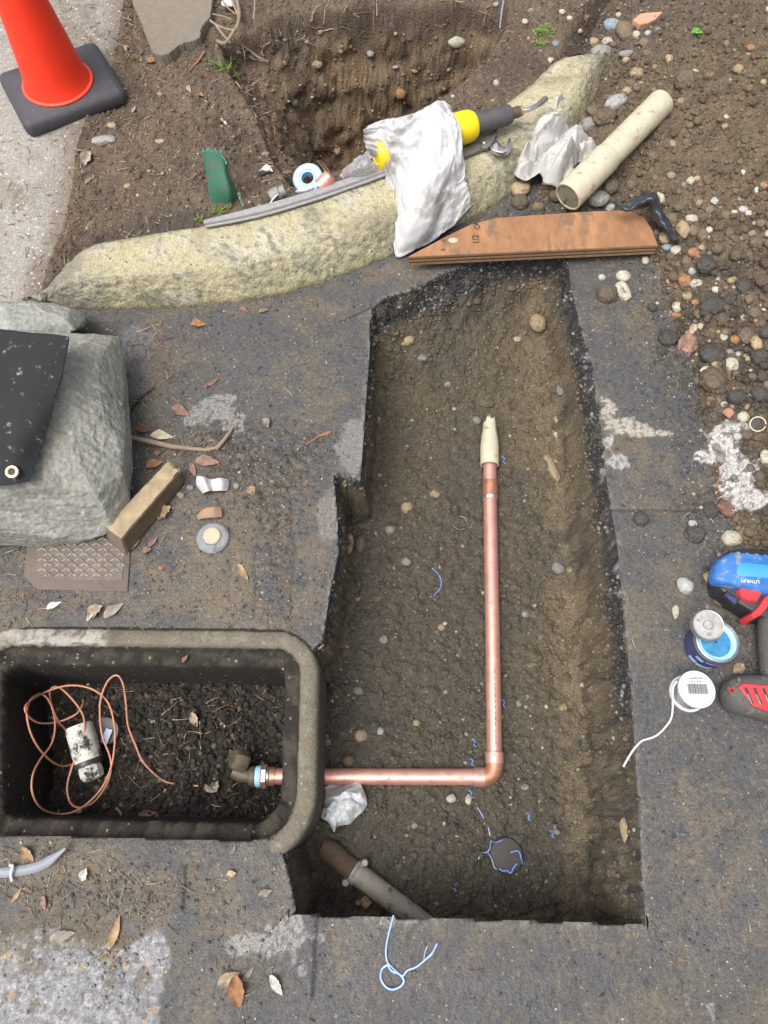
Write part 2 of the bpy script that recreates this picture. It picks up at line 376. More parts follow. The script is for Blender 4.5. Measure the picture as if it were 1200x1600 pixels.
# bottom-left pocket deeper, small bench on the right wall
def gau(u, v, r, z=0.0, ry=None):
    p = P(u, v, z); s = r*mpp(v, z); sy = s if ry is None else ry*mpp(v, z)
    return np.exp(-((X-p.x)/s)**2-((Y-p.y)/sy)**2)
zt = zt-.03*gau(500, 1400, 55, -.15)*(dT > 0)+.018*gau(860, 700, 60, -.17, 120)*(dT > 0)+.03*gau(760, 560, 110, -.16, 60)*(dT > .03)
zt = zt+.012*gau(640, 1240, 200, -.2, 60)-.01*gau(860, 1400, 90, -.2)
bed_d = sdf(X, Y, bedpoly); rampw = np.where(X < -.35, .07+.45*smst(.35, .75, -X), .07)
zb = BEDZ*smst(0, 1, (bed_d+.02)/rampw)
zb = zb+.03*smst(.4, 1.3, bed_d)
heap_d = sdf(X, Y, heappoly); hd = np.maximum(heap_d+wob(X, Y, .02, 12, 9), 0)
zheap = .035*(1-np.exp(-hd/.05))+.17*smst(0, .55, hd)*smst(.55, 1.2, Y+.25*X)+.10*smst(.1, .6, hd)
pit_d = sdf(X, Y, pit_edge); pd = np.maximum(pit_d+wob(X, Y, .015, 14, 15)*smst(0, .03, np.abs(pit_d)), 0)
py_far = P(600, 8, BEDZ).y
left_w = smst(P(560, 100, .07).x, P(400, 100, .07).x, X)
zpit = -(.03*smst(0, .02, pd)+(.38-.08*left_w)*smst(0, .13+.17*left_w, pd)**(.9))
walk_d = sdf(X, Y, walkpoly)
Z = zb.copy()
soilmask = (bed_d > 0) & (walk_d < 0)
Z = Z+np.where(soilmask, .010*fbm(X, Y, 11, 4, 31)+.005*fbm(X, Y, 45, 4, 32)-.006*smst(0, .04, -walk_d), 0)
# gentle gully left of the pit, mound round it
Z = Z+np.where(soilmask, -.045*gau(395, 215, 62, .07, 90)+.018*gau(320, 130, 60, .07), 0)
Z = Z+np.where(pit_d > 0, zpit, 0)
Z = Z+.004*fbm(X, Y, 2.5, 3, 40)*(walk_d < 0)
Z = Z+np.where(dT > -.0001, zt, 0)
Z = np.where((heap_d > -.05) & (dT < 0), Z*1.0+zheap, Z)
# detail relief
c1, id1 = cells(X, Y, 55, 3); c2, id2 = cells(X, Y, 120, 8); c3, id3 = cells(X, Y, 230, 11)
lump = (1-np.clip(c1*1.25, 0, 1))*(id1 > .45)*.0065+(1-np.clip(c2*1.2, 0, 1))*(id2 > .3)*.0035+(1-np.clip(c3*1.2, 0, 1))*.0016
isheap = heap_d > 0
inT = dT > .0001
deep = smst(.0, .02, dT)
Z = Z+np.where(isheap & ~inT, lump*1.5*smst(0, .03, heap_d)+.008*fbm(X, Y, 14, 4, 51), 0)
wallm = smst(.075, .05, seg_dist(X, Y, right_s))+smst(.035, .025, seg_dist(X, Y, left_s)); wallm = np.clip(wallm, 0, 1)
Z = Z+np.where(inT, deep*(lump*(1.0-.8*wallm)+.008*lowf+.006*midf*(1-.7*wallm))+(1-deep)*.003*fbm(X, Y, 90, 3, 52), 0)
Z = Z+np.where(soilmask & ~isheap, lump*.45+.002*fbm(X, Y, 90, 3, 53), 0)
Z = Z+np.where(pit_d > .01, lump*.8+.012*fbm(X, Y, 24, 4, 54), 0)
pav = (~inT) & (~isheap) & (bed_d < 0)
crum = np.clip(gau(410, 760, 70, 0, 60)+gau(360, 700, 45)+gau(470, 700, 50, 0, 25)+gau(430, 850, 26, 0, 130)*.8+gau(310, 700, 50, 0, 30)+gau(1080, 560, 60, 0, 120)+gau(800, 340, 60, 0, 25)+gau(1090, 800, 40)+gau(200, 1400, 110, 0, 28)*.6+gau(1150, 1000, 40, 0, 30)+gau(180, 1500, 26, 0, 55)*.6, 0, 1)
Z = Z+np.where(pav, .0010*fbm(X, Y, 120, 3, 60)+.0006*fbm(X, Y, 12, 3, 61)+crum*lump*.75, 0)
Z = Z+np.where(walk_d > 0, .0008*fbm(X, Y, 110, 3, 62), 0)
# grooves: saw cuts, joints, cracks
def groove(ptsuv, w, dep, seed=1, wobm=.004):
    ln = px(ptsuv); d = seg_dist(X+wobm*fbm(X, Y, 18, 3, seed), Y+wobm*fbm(X, Y, 18, 3, seed+3), ln)
    return np.exp(-(d/w)**2)*dep
gr = groove([(500, 1430), (494, 1490), (489, 1570)], .0022, .004, wobm=.002)+groove([(955, 796), (1130, 798)], .0022, .003, wobm=.002)+groove([(536, 500), (582, 478)], .0022, .004, wobm=.001)
gr = gr+groove([(292, 1352), (287, 1420)], .002, .004, wobm=.002)+groove([(205, 640), (222, 618), (240, 605)], .003, .008)
gr2 = groove([(400, 960), (402, 860), (410, 790), (425, 740)], .005, .003)+groove([(455, 970), (462, 860), (455, 780)], .004, .003)
Z = Z-np.where(pav, gr+gr2, 0)
# inside the meter box
dB = sdf(X, Y, box_out)
bury = smst(-P(0, 1290).y, -P(0, 1330).y, -Y)*(1-smst(P(395, 1340).x, P(450, 1340).x, X))
bx_in = dB > .030+.007*(bury > .3)
roots = .012*np.abs(fbm(X, Y, 26, 4, 70))+.008*fbm(X, Y, 12, 3, 71)
zbox = -.185+roots+lump*1.0-.03*gau(400, 1240, 60, -.2)-.022*gau(85, 1190, 45, -.2, 60)+.02*gau(270, 1160, 70, -.2)-.02*gau(420, 1130, 40, -.2)
Z = np.where(bx_in, zbox, Z)
cover = (dB > -.03) & (dB < .037) & (bury > .02)
Z = np.where((dB > .004) & ~bx_in & ~cover, np.minimum(Z, -.02), Z)
Z = np.where(cover, Z+(.0050*bury*smst(-.03, -.004, dB)+.001*midf)*1.0, Z)
skirt = (np.abs(X) > 1.3) | (Y > 2.3) | (Y < -.5)
# ---- horizontal displacement: undercut beneath the near slab edge, lumpy walls
ny = P(760, 1478).y; lip = .034
dn = seg_dist(X, Y, near_s)
upper = (Y <= ny+.02) & (dT <= .0002) & (X > P(446, 1470).x-.08) & (X < P(1013, 1480).x+.10) & (Y < P(0, 1420).y)
edgefall = np.clip(1-np.maximum(-dT, 0)/.12, 0, 1)
sidefall = smst(P(440, 1470).x-.03, P(462, 1470).x, X)*(1-smst(P(1006, 1480).x, P(1040, 1480).x, X))
PY = PY+np.where(upper & (dn < .13), lip*edgefall*sidefall, 0)
wallz = np.clip((-Z)/.2, 0, 1)*(dT > .004)*(dT < .12)
pw_d = (pit_d > .01)*smst(.0, .05, pit_d)*smst(.09, .03, Z)
PY = PY+pw_d*(.022*fbm(X, Z*1.5, 9, 3, 82)+.010*fbm(X, Z*1.5, 34, 4, 83)); PX = PX+pw_d*(.012*fbm(Y, Z*1.5+X, 12, 3, 84))
PX = PX+wallz*(.012*fbm(Y, Z*1.2+X*.2, 20, 3, 80)+.008*fbm(Y, Z*1.2, 60, 3, 86))*(1-smst(.05, .12, dT)); PY = PY+wallz*.004*fbm(X, Z*3+Y*.2, 30, 3, 81)
# ================================================================ COLOURS of the ground (soil types, stains, trench walls lightened against shade)
def C3(c): return np.array(c)[None, None, :]
def mix(A, c, w): return A*(1-w[..., None])+np.array(c)*w[..., None]
n_lo = fbm(X, Y, 5, 4, 90); n_mid = fbm(X, Y, 22, 4, 91); n_hi = fbm(X, Y, 110, 3, 92); n_hi2 = fbm(X, Y, 160, 2, 93)
Cp = np.zeros(X.shape+(3,))+C3((.077, .078, .080))                                   # asphalt
Cp = mix(Cp, (.118, .104, .082), smst(-.15, .45, n_lo+.35*n_mid+.25*n_hi)*.75)          # dust on it
dusty = np.clip(gau(280, 860, 260, 0, 150)*1.2+gau(470, 620, 90, 0, 120)*.45+gau(600, 1500, 400, 0, 60)*.35+gau(400, 880, 90, 0, 120)+gau(250, 1390, 330, 0, 60)+gau(1040, 480, 90, 0, 70)+gau(1130, 1350, 140, 0, 130)*.8+gau(600, 430, 90, 0, 22)+gau(420, 480, 160, 0, 16)+gau(1020, 760, 70, 0, 110)*.8+gau(300, 560, 60, 0, 60)*.5, 0, 1)
Cp = mix(Cp, (.150, .122, .088), dusty*smst(-.6, .35, n_mid+.4*n_hi)*.64)
Cp = mix(Cp, (.035, .033, .031), crum*.7*smst(-.3, .5, n_mid+n_hi))
Cp = mix(Cp, (.20, .155, .10), smst(.42, .62, n_mid*.5+n_hi)*.35)
Cp = mix(Cp, (.042, .041, .042), smst(.30, .6, fbm(X, Y, 60, 4, 94)+.3*n_hi)*.6)
def stain(uvr, c, w=1., thr=.35, sc=26, seed=0, soft=.10):
    g = 0
    for e in uvr: g = g+gau(e[0], e[1], e[2], 0, e[3] if len(e) > 3 else None)
    return smst(thr-.03, thr+soft+.10, np.clip(g, 0, 1.2)+.50*fbm(X, Y, sc, 5, seed+100)+.12*n_hi)*w*(1-.75*smst(.05, .35, fbm(X, Y, sc*2.2, 4, seed+140)))*(1-.35*smst(.0, .5, n_hi2+.5*n_hi))
Cp = mix(Cp, (.36, .355, .34), stain([(330, 640, 42, 24), (365, 665, 18, 20), (300, 655, 16, 10), (350, 622, 20, 8)], 0, .55, .5, 60, 1))
Cp = mix(Cp, (.42, .39, .34), stain([(950, 640, 12, 20), (975, 665, 30, 15), (1018, 677, 30, 7)], 0, .85, .42, 50, 2))
Cp = mix(Cp, (.40, .40, .39), stain([(952, 690, 9, 12), (966, 722, 18, 16)], 0, .8, .40, 50, 3))
Cp = mix(Cp, (.30, .30, .295), stain([(420, 1470, 42, 26), (455, 1500, 26, 30), (375, 1475, 26, 14)], 0, .75, .52, 60, 4))
Cp = mix(Cp, (.27, .265, .255), stain([(640, 1470, 30, 16), (605, 1475, 14, 14), (520, 1450, 20, 12), (845, 1462, 28, 10), (470, 1540, 14, 8), (500, 1500, 8, 8)], 0, .75, .56, 60, 5))
Cp = mix(Cp, (.44, .43, .42), stain([(1240, 1600, 20, 40), (1110, 1580, 12, 16), (985, 1272, 3, 20)], 0, .5, .55, 60, 6))
# worn edge of the slab along the cut, paler cement
Cp = mix(Cp, (.17, .165, .155), smst(-.012, -.001, dT)*(dT < 0)*smst(-.2, .4, n_mid+.6*n_hi)*.55)
Cp = mix(Cp, (.22, .215, .205), smst(.3, .5, gau(560, 700, 40, 0, 50)*.9+.3*n_mid+.15*n_hi)*.65)
Cp = mix(Cp, (.25, .24, .22), smst(.35, .6, gau(515, 800, 22, 0, 60)+.3*n_mid)*.4)
# exposed-aggregate concrete bottom left
ag = px([(-700, 1470), (60, 1455), (95, 1440), (140, 1470), (200, 1480), (230, 1450), (262, 1460), (272, 1490), (258, 1530), (250, 1560), (246, 1900), (-700, 1900)])
agd = sdf(X, Y, ag)+.010*fbm(X, Y, 34, 4, 120)
aggc = np.where((id2 > .5)[..., None], C3((.25, .254, .262)), C3((.185, .188, .193)))*(0.75+.5*id3[..., None])
aggc = mix(aggc, (.40, .40, .40), ((id3 > .86)*smst(.45, .2, c3))*.7); aggc = mix(aggc, (.36, .24, .12), (id2 > .965)*.6)
Cp = Cp*(1-smst(0, .006, agd)[..., None]*.92)+aggc*(smst(0, .006, agd)[..., None]*.92)
Cp = mix(Cp, (.115, .092, .062), stain([(140, 1465, 60, 22), (175, 1500, 24, 40), (225, 1530, 16, 14), (55, 1510, 30, 14), (50, 1575, 12, 10), (0, 1470, 80, 20)], 0, .8, .45, 40, 7))
old = smst(0, .008, sdf(X, Y, px([(205, 505), (244, 520), (240, 560), (232, 612), (205, 630), (190, 630), (190, 520)]))+.01*n_mid)
Cp = mix(Cp, (.135, .14, .155), old*.8*smst(-.6, .3, n_hi))
Cp = mix(Cp, (.02, .02, .02), np.clip(gr/.004, 0, 1)*.8)
# trench
Ct = np.zeros(X.shape+(3,))+C3((.076, .068, .053))
Ct = mix(Ct, (.128, .102, .066), np.clip(smst(.55, 1.0, Y)*.55+gau(860, 850, 70, -.17, 330)*.95+gau(640, 700, 60, -.15, 200)*.35, 0, 1)*smst(-.7, .3, n_lo+.4*n_mid))
Ct = mix(Ct, (.062, .057, .050), np.clip(gau(520, 1150, 90, -.2, 130)+gau(840, 1380, 120, -.2, 70)+gau(560, 1400, 120, -.2, 80)+gau(600, 640, 60, -.2, 90)*.4, 0, 1)*.75*smst(-.6, .4, n_mid))
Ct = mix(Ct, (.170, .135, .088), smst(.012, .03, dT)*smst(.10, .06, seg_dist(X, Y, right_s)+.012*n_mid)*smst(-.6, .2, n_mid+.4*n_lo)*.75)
Ct = mix(Ct, (.055, .048, .038), smst(.35, .7, n_mid+.4*n_hi)*.55); Ct = mix(Ct, (.20, .165, .11), smst(.35, .6, fbm(X, Y, 70, 3, 130)+.3*n_hi)*.3)
face = (1-smst(-.062, -.046, Z+.006*n_mid))
face = np.maximum(face, smst(P(640, 700).x, P(600, 700).x, X)*smst(-.03, -.022, -Z*0+Z*0-.02+0*Z)*0+(X < P(640, 700).x)*(Y < P(0, 560).y)*(1-smst(-.036, -.022, Z)))
dlr = np.minimum(seg_dist(X, Y, left_s), seg_dist(X, Y, right_s)); dfn = np.minimum(seg_dist(X, Y, far_s), seg_dist(X, Y, near_s))
SS = np.where(dlr < dfn, Y, X); c5, id5 = cells(SS, Z*1.1+.25*np.where(dlr < dfn, X, Y), 110, 17)
wallc = smst(.03, .008, dT)*(dT > 0)
nW = fbm(SS, Z*1.1, 30, 4, 136)
Ct = mix(Ct, (.185, .148, .100), wallc*.75*smst(-.5, .2, nW)); Ct = mix(Ct, (.075, .062, .046), wallc*.6*smst(.05, .4, nW)); Ct = mix(Ct, (.26, .22, .15), wallc*(id5 > .88)*smst(.45, .3, c5)*.6)  # first mix pales the wall soil to counter shade on the left wall
Cf = np.zeros(X.shape+(3,))+C3((.038, .037, .037)); Cf = mix(Cf, (.10, .098, .095), (id5 > .72)*smst(.5, .25, c5)*.6); Cf = mix(Cf, (.10, .09, .07), smst(0, .5, nW)*.6)
cutw = smst(.25, .4, fbm(Y, Z*.5, 26, 3, 131))*smst(-.028, -.012, Z)*(X > .3)*(Y > P(0, 1000).y)*smst(.25, .1, nW)
Cf = mix(Cf, (.36, .36, .35), cutw*.7)
Cf = mix(Cf, (.115, .094, .066), smst(-P(0, 1060).y, -P(0, 1180).y, -Y)*.85*smst(-.6, .1, nW)*(X > 0))
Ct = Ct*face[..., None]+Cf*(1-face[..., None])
# meter box earth: black, peaty
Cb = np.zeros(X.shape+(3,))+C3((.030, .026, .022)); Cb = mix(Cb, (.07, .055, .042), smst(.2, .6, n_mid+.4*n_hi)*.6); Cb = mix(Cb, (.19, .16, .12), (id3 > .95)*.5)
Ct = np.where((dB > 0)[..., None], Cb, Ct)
# planting bed and pit
Cd = np.zeros(X.shape+(3,))+C3((.118, .090, .066))
Cd = mix(Cd, (.072, .056, .044), smst(-.1, .5, n_lo+.6*n_mid)*.7); Cd = mix(Cd, (.20, .16, .12), smst(.25, .6, n_mid*.5+n_hi)*.4); Cd = mix(Cd, (.165, .125, .09), smst(.0, .5, fbm(X, Y, 9, 4, 151))*.5)
darkp = sdf(X, Y, px([(60, 420), (85, 350), (150, 325), (230, 315), (330, 330), (290, 360), (120, 400)], .075))
Cd = mix(Cd, (.062, .054, .048), smst(-.03, .03, darkp)*.8)
pw = smst(.0, .03, pit_d)
nP = fbm(X, Z*1.5+.2*Y, 24, 4, 137); nP2 = fbm(X, Z*1.5+.2*Y, 7, 3, 138)
sub_ = mix(np.zeros(X.shape+(3,))+C3((.185, .138, .090)), (.105, .079, .056), smst(-.2, .5, nP+.5*nP2))
sub_ = mix(sub_, (.22, .12, .055), gau(550, 160, 40, -.1, 60)*.55*smst(-.3, .4, nP)); sub_ = mix(sub_, (.21, .165, .095), smst(.25, .55, fbm(X, Z*2+Y, 22, 4, 133))*.55)
sub_ = mix(sub_, (.065, .050, .042), smst(-.02, .06, Z))
Cd = Cd*(1-pw[..., None])+sub_*pw[..., None]
Cd = mix(Cd, (.095, .068, .052), np.clip(smst(.0, -.16, pit_d)*0+gau(700, 175, 60, .07, 50)+gau(800, 80, 40, .07, 60), 0, 1)*.6)
# sidewalk
Cw = np.zeros(X.shape+(3,))+C3((.30, .285, .262)); Cw = mix(Cw, (.22, .205, .18), smst(0, .5, n_lo+.5*n_mid)*.6); Cw = mix(Cw, (.14, .11, .082), smst(.06, .0, walk_d+.02*n_mid)*.75)
Cw = mix(Cw, (.16, .125, .09), stain([(105, 50, 70, 70), (40, 330, 20, 40), (140, 120, 40, 60)], 0, .6, .55, 30, 8)); Cw = mix(Cw, (.13, .12, .11), smst(.35, .6, n_hi+.3*n_hi2)*.5)
# spoil heap
Ch = np.zeros(X.shape+(3,))+C3((.140, .108, .072)); Ch = mix(Ch, (.085, .066, .047), smst(-.2, .5, n_mid+.5*n_hi)*.7)
lowr = smst(P(0, 330).y, P(0, 520).y, Y)
Ch = mix(Ch, (.060, .054, .046), lowr*.75*smst(-.6, .3, n_mid)); Ch = mix(Ch, (.20, .165, .115), smst(.3, .6, fbm(X, Y, 60, 3, 134))*.3)
Ch = mix(Ch, (.10, .085, .07), smst(P(0, 130, .1).y, P(0, 20, .1).y, Y)*.5)
gyp = stain([(1130, 680, 34, 20), (1105, 715, 24, 14), (1150, 740, 22, 18), (1135, 715, 10, 30), (1165, 790, 34, 20), (1140, 765, 24, 20)], 0, .95, .42, 34, 9)
Ch = mix(Ch, (.55, .54, .53), gyp); Cp = mix(Cp, (.55, .54, .53), gyp)
wv = np.clip(wallc+pw*smst(.06, .0, Z), 0, 1); n_v = n_hi2*(1-wv)+wv*fbm(np.where(pit_d > 0, X, SS), Z*1.3+.3*Y*(pit_d > 0), 120, 3, 139); iv = (id3-.5)*(1-wv)+wv*(id5-.5)
def vary(C): return C*(1+.18*n_v[..., None]+.10*iv[..., None])
# ---- split the sheet into the pieces of the setting
ny_, nx_ = X.shape
idx = np.arange(ny_*nx_).reshape(ny_, nx_)
quad = np.stack([idx[:-1, :-1], idx[:-1, 1:], idx[1:, 1:], idx[1:, :-1]], -1).reshape(-1, 4)
cx = .25*(X[:-1, :-1]+X[:-1, 1:]+X[1:, 1:]+X[1:, :-1]); cy = .25*(Y[:-1, :-1]+Y[:-1, 1:]+Y[1:, 1:]+Y[1:, :-1])
avg = lambda A: .25*(A[:-1, :-1]+A[:-1, 1:]+A[1:, 1:]+A[1:, :-1])
cls = np.zeros(cx.shape, int); cls[avg(bed_d) > 0] = 2; cls[avg(walk_d) > 0] = 3; cls[(avg(heap_d)+.012*avg(n_mid)) > 0] = 4
cls[avg(dT) > 0] = 1; cls[(avg(dB) > 0) & ~((avg(dB) < .037) & (avg(bury) > .02))] = 1
cls = cls.ravel()
allV = np.stack([PX, PY, Z], -1).reshape(-1, 3)
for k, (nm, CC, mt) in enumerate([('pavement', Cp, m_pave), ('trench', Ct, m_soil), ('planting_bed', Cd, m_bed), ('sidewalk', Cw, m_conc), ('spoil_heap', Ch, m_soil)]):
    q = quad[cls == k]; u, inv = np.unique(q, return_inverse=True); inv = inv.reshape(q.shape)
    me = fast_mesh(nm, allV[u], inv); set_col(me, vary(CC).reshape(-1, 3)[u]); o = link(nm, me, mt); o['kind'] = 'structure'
# ---- sampling of the ground
def gz(x, y):
    x = np.asarray(x, float); y = np.asarray(y, float)
    i = np.clip(np.searchsorted(GX, x)-1, 0, nx_-2); j = np.clip(np.searchsorted(GY, y)-1, 0, ny_-2)
    fx = (x-GX[i])/(GX[i+1]-GX[i]); fy = (y-GY[j])/(GY[j+1]-GY[j])
    return (Z[j, i]*(1-fx)+Z[j, i+1]*fx)*(1-fy)+(Z[j+1, i]*(1-fx)+Z[j+1, i+1]*fx)*fy
def samp(A, x, y):
    i = np.clip(np.searchsorted(GX, x)-1, 0, nx_-2); j = np.clip(np.searchsorted(GY, y)-1, 0, ny_-2); return A[j, i]
_zs = np.linspace(.45, -.55, 700)
curb_hit = []
def hit(u, v, extra=True):
    a = (u-600)/F; b = (800-v)/F; d = np.array([a, b*CT+ST, b*ST-CT]); t = (_zs-CAM_H)/d[2]
    h = gz(d[0]*t, d[1]*t); k = int(np.argmax(h >= _zs)); z = _zs[k]
    return Vector((d[0]*t[k], d[1]*t[k], float(z)))
# ================================================================ MATERIALS for things
m_white = plain('grubby_white_cloth', (.53, .535, .55), .95, nscale=900, var=.06, bump=.25, bdist=.0006, dirt=.52, dirtcol=(.38, .37, .35), dscale=13, spec=.2)
m_grey_cloth = plain('grey_cloth', (.48, .475, .465), .95, nscale=900, var=.06, bump=.25, bdist=.0006, dirt=.56, dirtcol=(.30, .285, .26), dscale=34, spec=.2)
m_tissue = plain('tissue_paper', (.62, .66, .68), .95, nscale=500, var=.06, bump=.3, bdist=.0006, dirt=.62, dirtcol=(.30, .30, .28), dscale=45, spec=.2)
m_copper = plain('bright_copper', (.76, .41, .34), .40, metal=.65, nscale=40, var=.12, bump=.1, bdist=.0004, dirt=.575, dirtcol=(.34, .21, .15), dscale=90)
m_copper2 = plain('flux_burnt_copper', (.55, .27, .18), .45, metal=.65, nscale=50, var=.22, bump=.1, bdist=.0004, dirt=.64, dirtcol=(.12, .10, .08), dscale=70)
m_solder = plain('solder_metal', (.66, .66, .66), .32, metal=.9, nscale=300, var=.15, bump=.3, bdist=.0004)
m_pvc = plain('aged_cream_plastic', (.52, .475, .36), .6, nscale=55, var=.14, bump=.25, bdist=.0006, dirt=.565, dirtcol=(.30, .25, .15), dscale=44, stretch=(1, 1, 1))
m_pvc_in = plain('pipe_inside', (.44, .40, .29), .7, nscale=55, var=.2, dirt=.55, dirtcol=(.12, .09, .06))
m_cone = plain('orange_cone_plastic', (1.0, .048, .014), .5, nscale=20, var=.05, bump=.04, bdist=.0006, dirt=.64, dirtcol=(.62, .085, .05), dscale=40)
m_conerim = plain('worn_orange_rim', (.90, .085, .045), .5, nscale=60, var=.1, bump=.1)
m_rubber = plain('dusty_black_rubber', (.058, .058, .068), .62, nscale=120, var=.25, bump=.25, bdist=.0008, dirt=.60, dirtcol=(.15, .14, .13), dscale=90)
m_galv = plain('scuffed_grey_steel', (.36, .36, .365), .6, metal=.35, nscale=90, var=.2, bump=.15, bdist=.0005, dirt=.60, dirtcol=(.17, .16, .15), dscale=60)
m_steel = plain('bright_steel', (.62, .61, .60), .28, metal=.95, nscale=90, var=.12, bump=.1, bdist=.0003, dirt=.68, dirtcol=(.15, .12, .10), dscale=70)
m_dsteel = plain('dull_tool_steel', (.22, .21, .20), .5, metal=.7, nscale=90, var=.25, bump=.2, bdist=.0004, dirt=.58, dirtcol=(.14, .12, .10), dscale=60)
m_yellow = plain('yellow_painted_steel', (.86, .66, .015), .38, nscale=60, var=.06, bump=.05, dirt=.66, dirtcol=(.25, .24, .22), dscale=75)
m_dgrip = plain('dark_grey_grip', (.075, .074, .078), .6, nscale=80, var=.25, bump=.2, dirt=.62, dirtcol=(.14, .13, .12))
m_ply = plain('stained_plywood_face', (.31, .160, .078), .8, nscale=26, var=.42, bump=.25, bdist=.0008, dirt=.515, dirtcol=(.20, .125, .075), dscale=30, stretch=(1.0, .45, 1))
m_plye = plain('plywood_ply_pale', (.27, .165, .09), .85, nscale=70, var=.3, bump=.4, dirt=.6, dirtcol=(.07, .05, .035))
m_plyd = plain('plywood_ply_dark', (.10, .058, .034), .9, nscale=70, var=.3, bump=.4)
m_ink = plain('dark_ink', (.06, .035, .025), .9, nscale=200, var=.5, bump=0)
m_wood = plain('split_weathered_wood', (.36, .285, .18), .85, nscale=45, var=.35, bump=.4, bdist=.0015, dirt=.63, dirtcol=(.15, .11, .07), dscale=30)
m_woodd = plain('dark_wood_side', (.13, .092, .058), .9, nscale=50, var=.4, bump=.6, bdist=.0015)
m_green = plain('broken_green_plastic', (.045, .17, .115), .6, nscale=60, var=.2, bump=.25, dirt=.53, dirtcol=(.13, .12, .09), dscale=60)
m_greenp = plain('frayed_pale_green', (.30, .52, .42), .8, nscale=60, var=.2)
m_blackp = plain('black_polythene', (.035, .042, .055), .28, nscale=40, var=.2, bump=.3, bdist=.002, dirt=.60, dirtcol=(.10, .09, .08), dscale=30)
m_mat = plain('black_felt_mat', (.024, .024, .028), .92, nscale=500, var=.35, bump=.35, bdist=.0008, dirt=.60, dirtcol=(.38, .38, .40), dscale=52)
m_brass = plain('brass_eyelet', (.66, .52, .28), .4, metal=.8, nscale=80, var=.15)
m_dbrass = plain('tarnished_brass', (.13, .11, .075), .6, metal=.4, nscale=90, var=.35, bump=.4, bdist=.001, dirt=.56, dirtcol=(.035, .03, .025))
m_boulder = earth('grey_green_boulder', rough=.85, fs=150, fv=.28, bump=.5, bdist=.003, speck=.05, speckcol=(.5, .5, .48))
m_slab = plain('slab_stone', (.20, .175, .140), .9, nscale=90, var=.22, bump=.5, bdist=.002, dirt=.6, dirtcol=(.13, .11, .085), dscale=12)
m_boxc = earth('meter_box_concrete', rough=.9, fs=260, fv=.3, bump=.5, bdist=.0016, speck=.05, speckcol=(.26, .24, .19))
m_iron = plain('rusty_cast_iron', (.17, .14, .12), .75, metal=.2, nscale=80, var=.3, bump=.5, bdist=.001, dirt=.55, dirtcol=(.19, .17, .145), dscale=40)
m_whitep = plain('white_plastic', (.62, .63, .64), .4, nscale=60, var=.04, bump=.05)
m_blueflux = plain('blue_flux_paste', (.045, .22, .42), .3, nscale=70, var=.35, bump=.6, bdist=.002)
m_ltblue = plain('pale_blue_paste', (.33, .62, .82), .35, nscale=70, var=.1, bump=.3)
m_navy = plain('dark_blue_label', (.05, .06, .16), .35, nscale=90, var=.6, bump=.05)
m_battb = plain('scuffed_blue_casing', (.045, .17, .48), .28, nscale=30, var=.4, bump=.05, dirt=.555, dirtcol=(.24, .27, .31), dscale=60)
m_battc = plain('clear_blue_window', (.06, .30, .72), .18, nscale=30, var=.15, bump=.05)
m_blk = plain('black_tool_plastic', (.028, .029, .034), .38, nscale=60, var=.25, bump=.08, dirt=.68, dirtcol=(.25, .25, .27), dscale=60)
m_red = plain('faded_red_plastic', (.50, .045, .055), .42, nscale=40, var=.15, bump=.05, dirt=.66, dirtcol=(.42, .30, .36), dscale=50)
m_softgrip = plain('dusty_soft_grip', (.085, .082, .078), .75, nscale=120, var=.2, bump=.15, dirt=.53, dirtcol=(.15, .135, .12), dscale=30)
m_print = plain('white_print', (.62, .70, .80), .6, nscale=300, var=.2, bump=0)
m_bprint = plain('black_print', (.03, .03, .035), .6, nscale=300, var=.2, bump=0)
m_orwire = plain('dirty_orange_wire', (.52, .235, .15), .6, nscale=30, var=.2, bump=.1, dirt=.55, dirtcol=(.25, .18, .14), dscale=14)
m_oldpipe = plain('old_grey_pipe', (.26, .24, .20), .7, nscale=60, var=.3, bump=.4, dirt=.55, dirtcol=(.075, .062, .048), dscale=26)
m_rustpipe = plain('rust_brown_sleeve', (.085, .055, .038), .85, nscale=60, var=.4, bump=.6, bdist=.002)
m_peel = plain('peeling_white_paint', (.58, .57, .52), .7, nscale=60, var=.15, bump=.4, bdist=.001, dirt=.50, dirtcol=(.03, .028, .025), dscale=38)
m_bluestr = plain('blue_thread', (.16, .30, .80), .6, nscale=90, var=.3, bump=.1)
m_bluestr2 = plain('pale_blue_thread', (.36, .52, .85), .6, nscale=90, var=.3, bump=.1)
m_dark = plain('dark_round_cap', (.055, .050, .043), .7, nscale=70, var=.3, bump=.3)
m_strap = plain('grey_strap', (.25, .27, .31), .5, nscale=60, var=.15, bump=.1, dirt=.62, dirtcol=(.16, .15, .14))
m_twig = plain('dry_twig', (.27, .21, .155), .9, nscale=60, var=.3, bump=.4)
m_twigr = plain('red_brown_twig', (.34, .16, .08), .9, nscale=60, var=.3, bump=.4)
m_grass = plain('fresh_grass', (.20, .34, .06), .6, nscale=60, var=.3, bump=.1)
m_terra = plain('terracotta', (.52, .30, .20), .85, nscale=50, var=.12, bump=.2)
m_washer = plain('grey_cement_disc', (.24, .25, .27), .8, nscale=60, var=.3, bump=.5, dirt=.56, dirtcol=(.14, .14, .15))
m_plug = plain('cream_plug', (.46, .43, .32), .8, nscale=80, var=.15, bump=.3, dirt=.62, dirtcol=(.2, .18, .13))
m_bag = plain('clear_plastic_bag', (.62, .63, .67), .22, nscale=60, var=.1, bump=.3, bdist=.002, trans=.5, alpha=.55)
m_redp = plain('bright_red_plastic', (.72, .03, .02), .35, nscale=60, var=.1)
m_paper = plain('white_paper_scrap', (.72, .73, .75), .85, nscale=60, var=.06, dirt=.66, dirtcol=(.3, .28, .24))
m_tapeb = plain('pale_blue_spool', (.28, .50, .78), .35, nscale=60, var=.1, bump=.05)
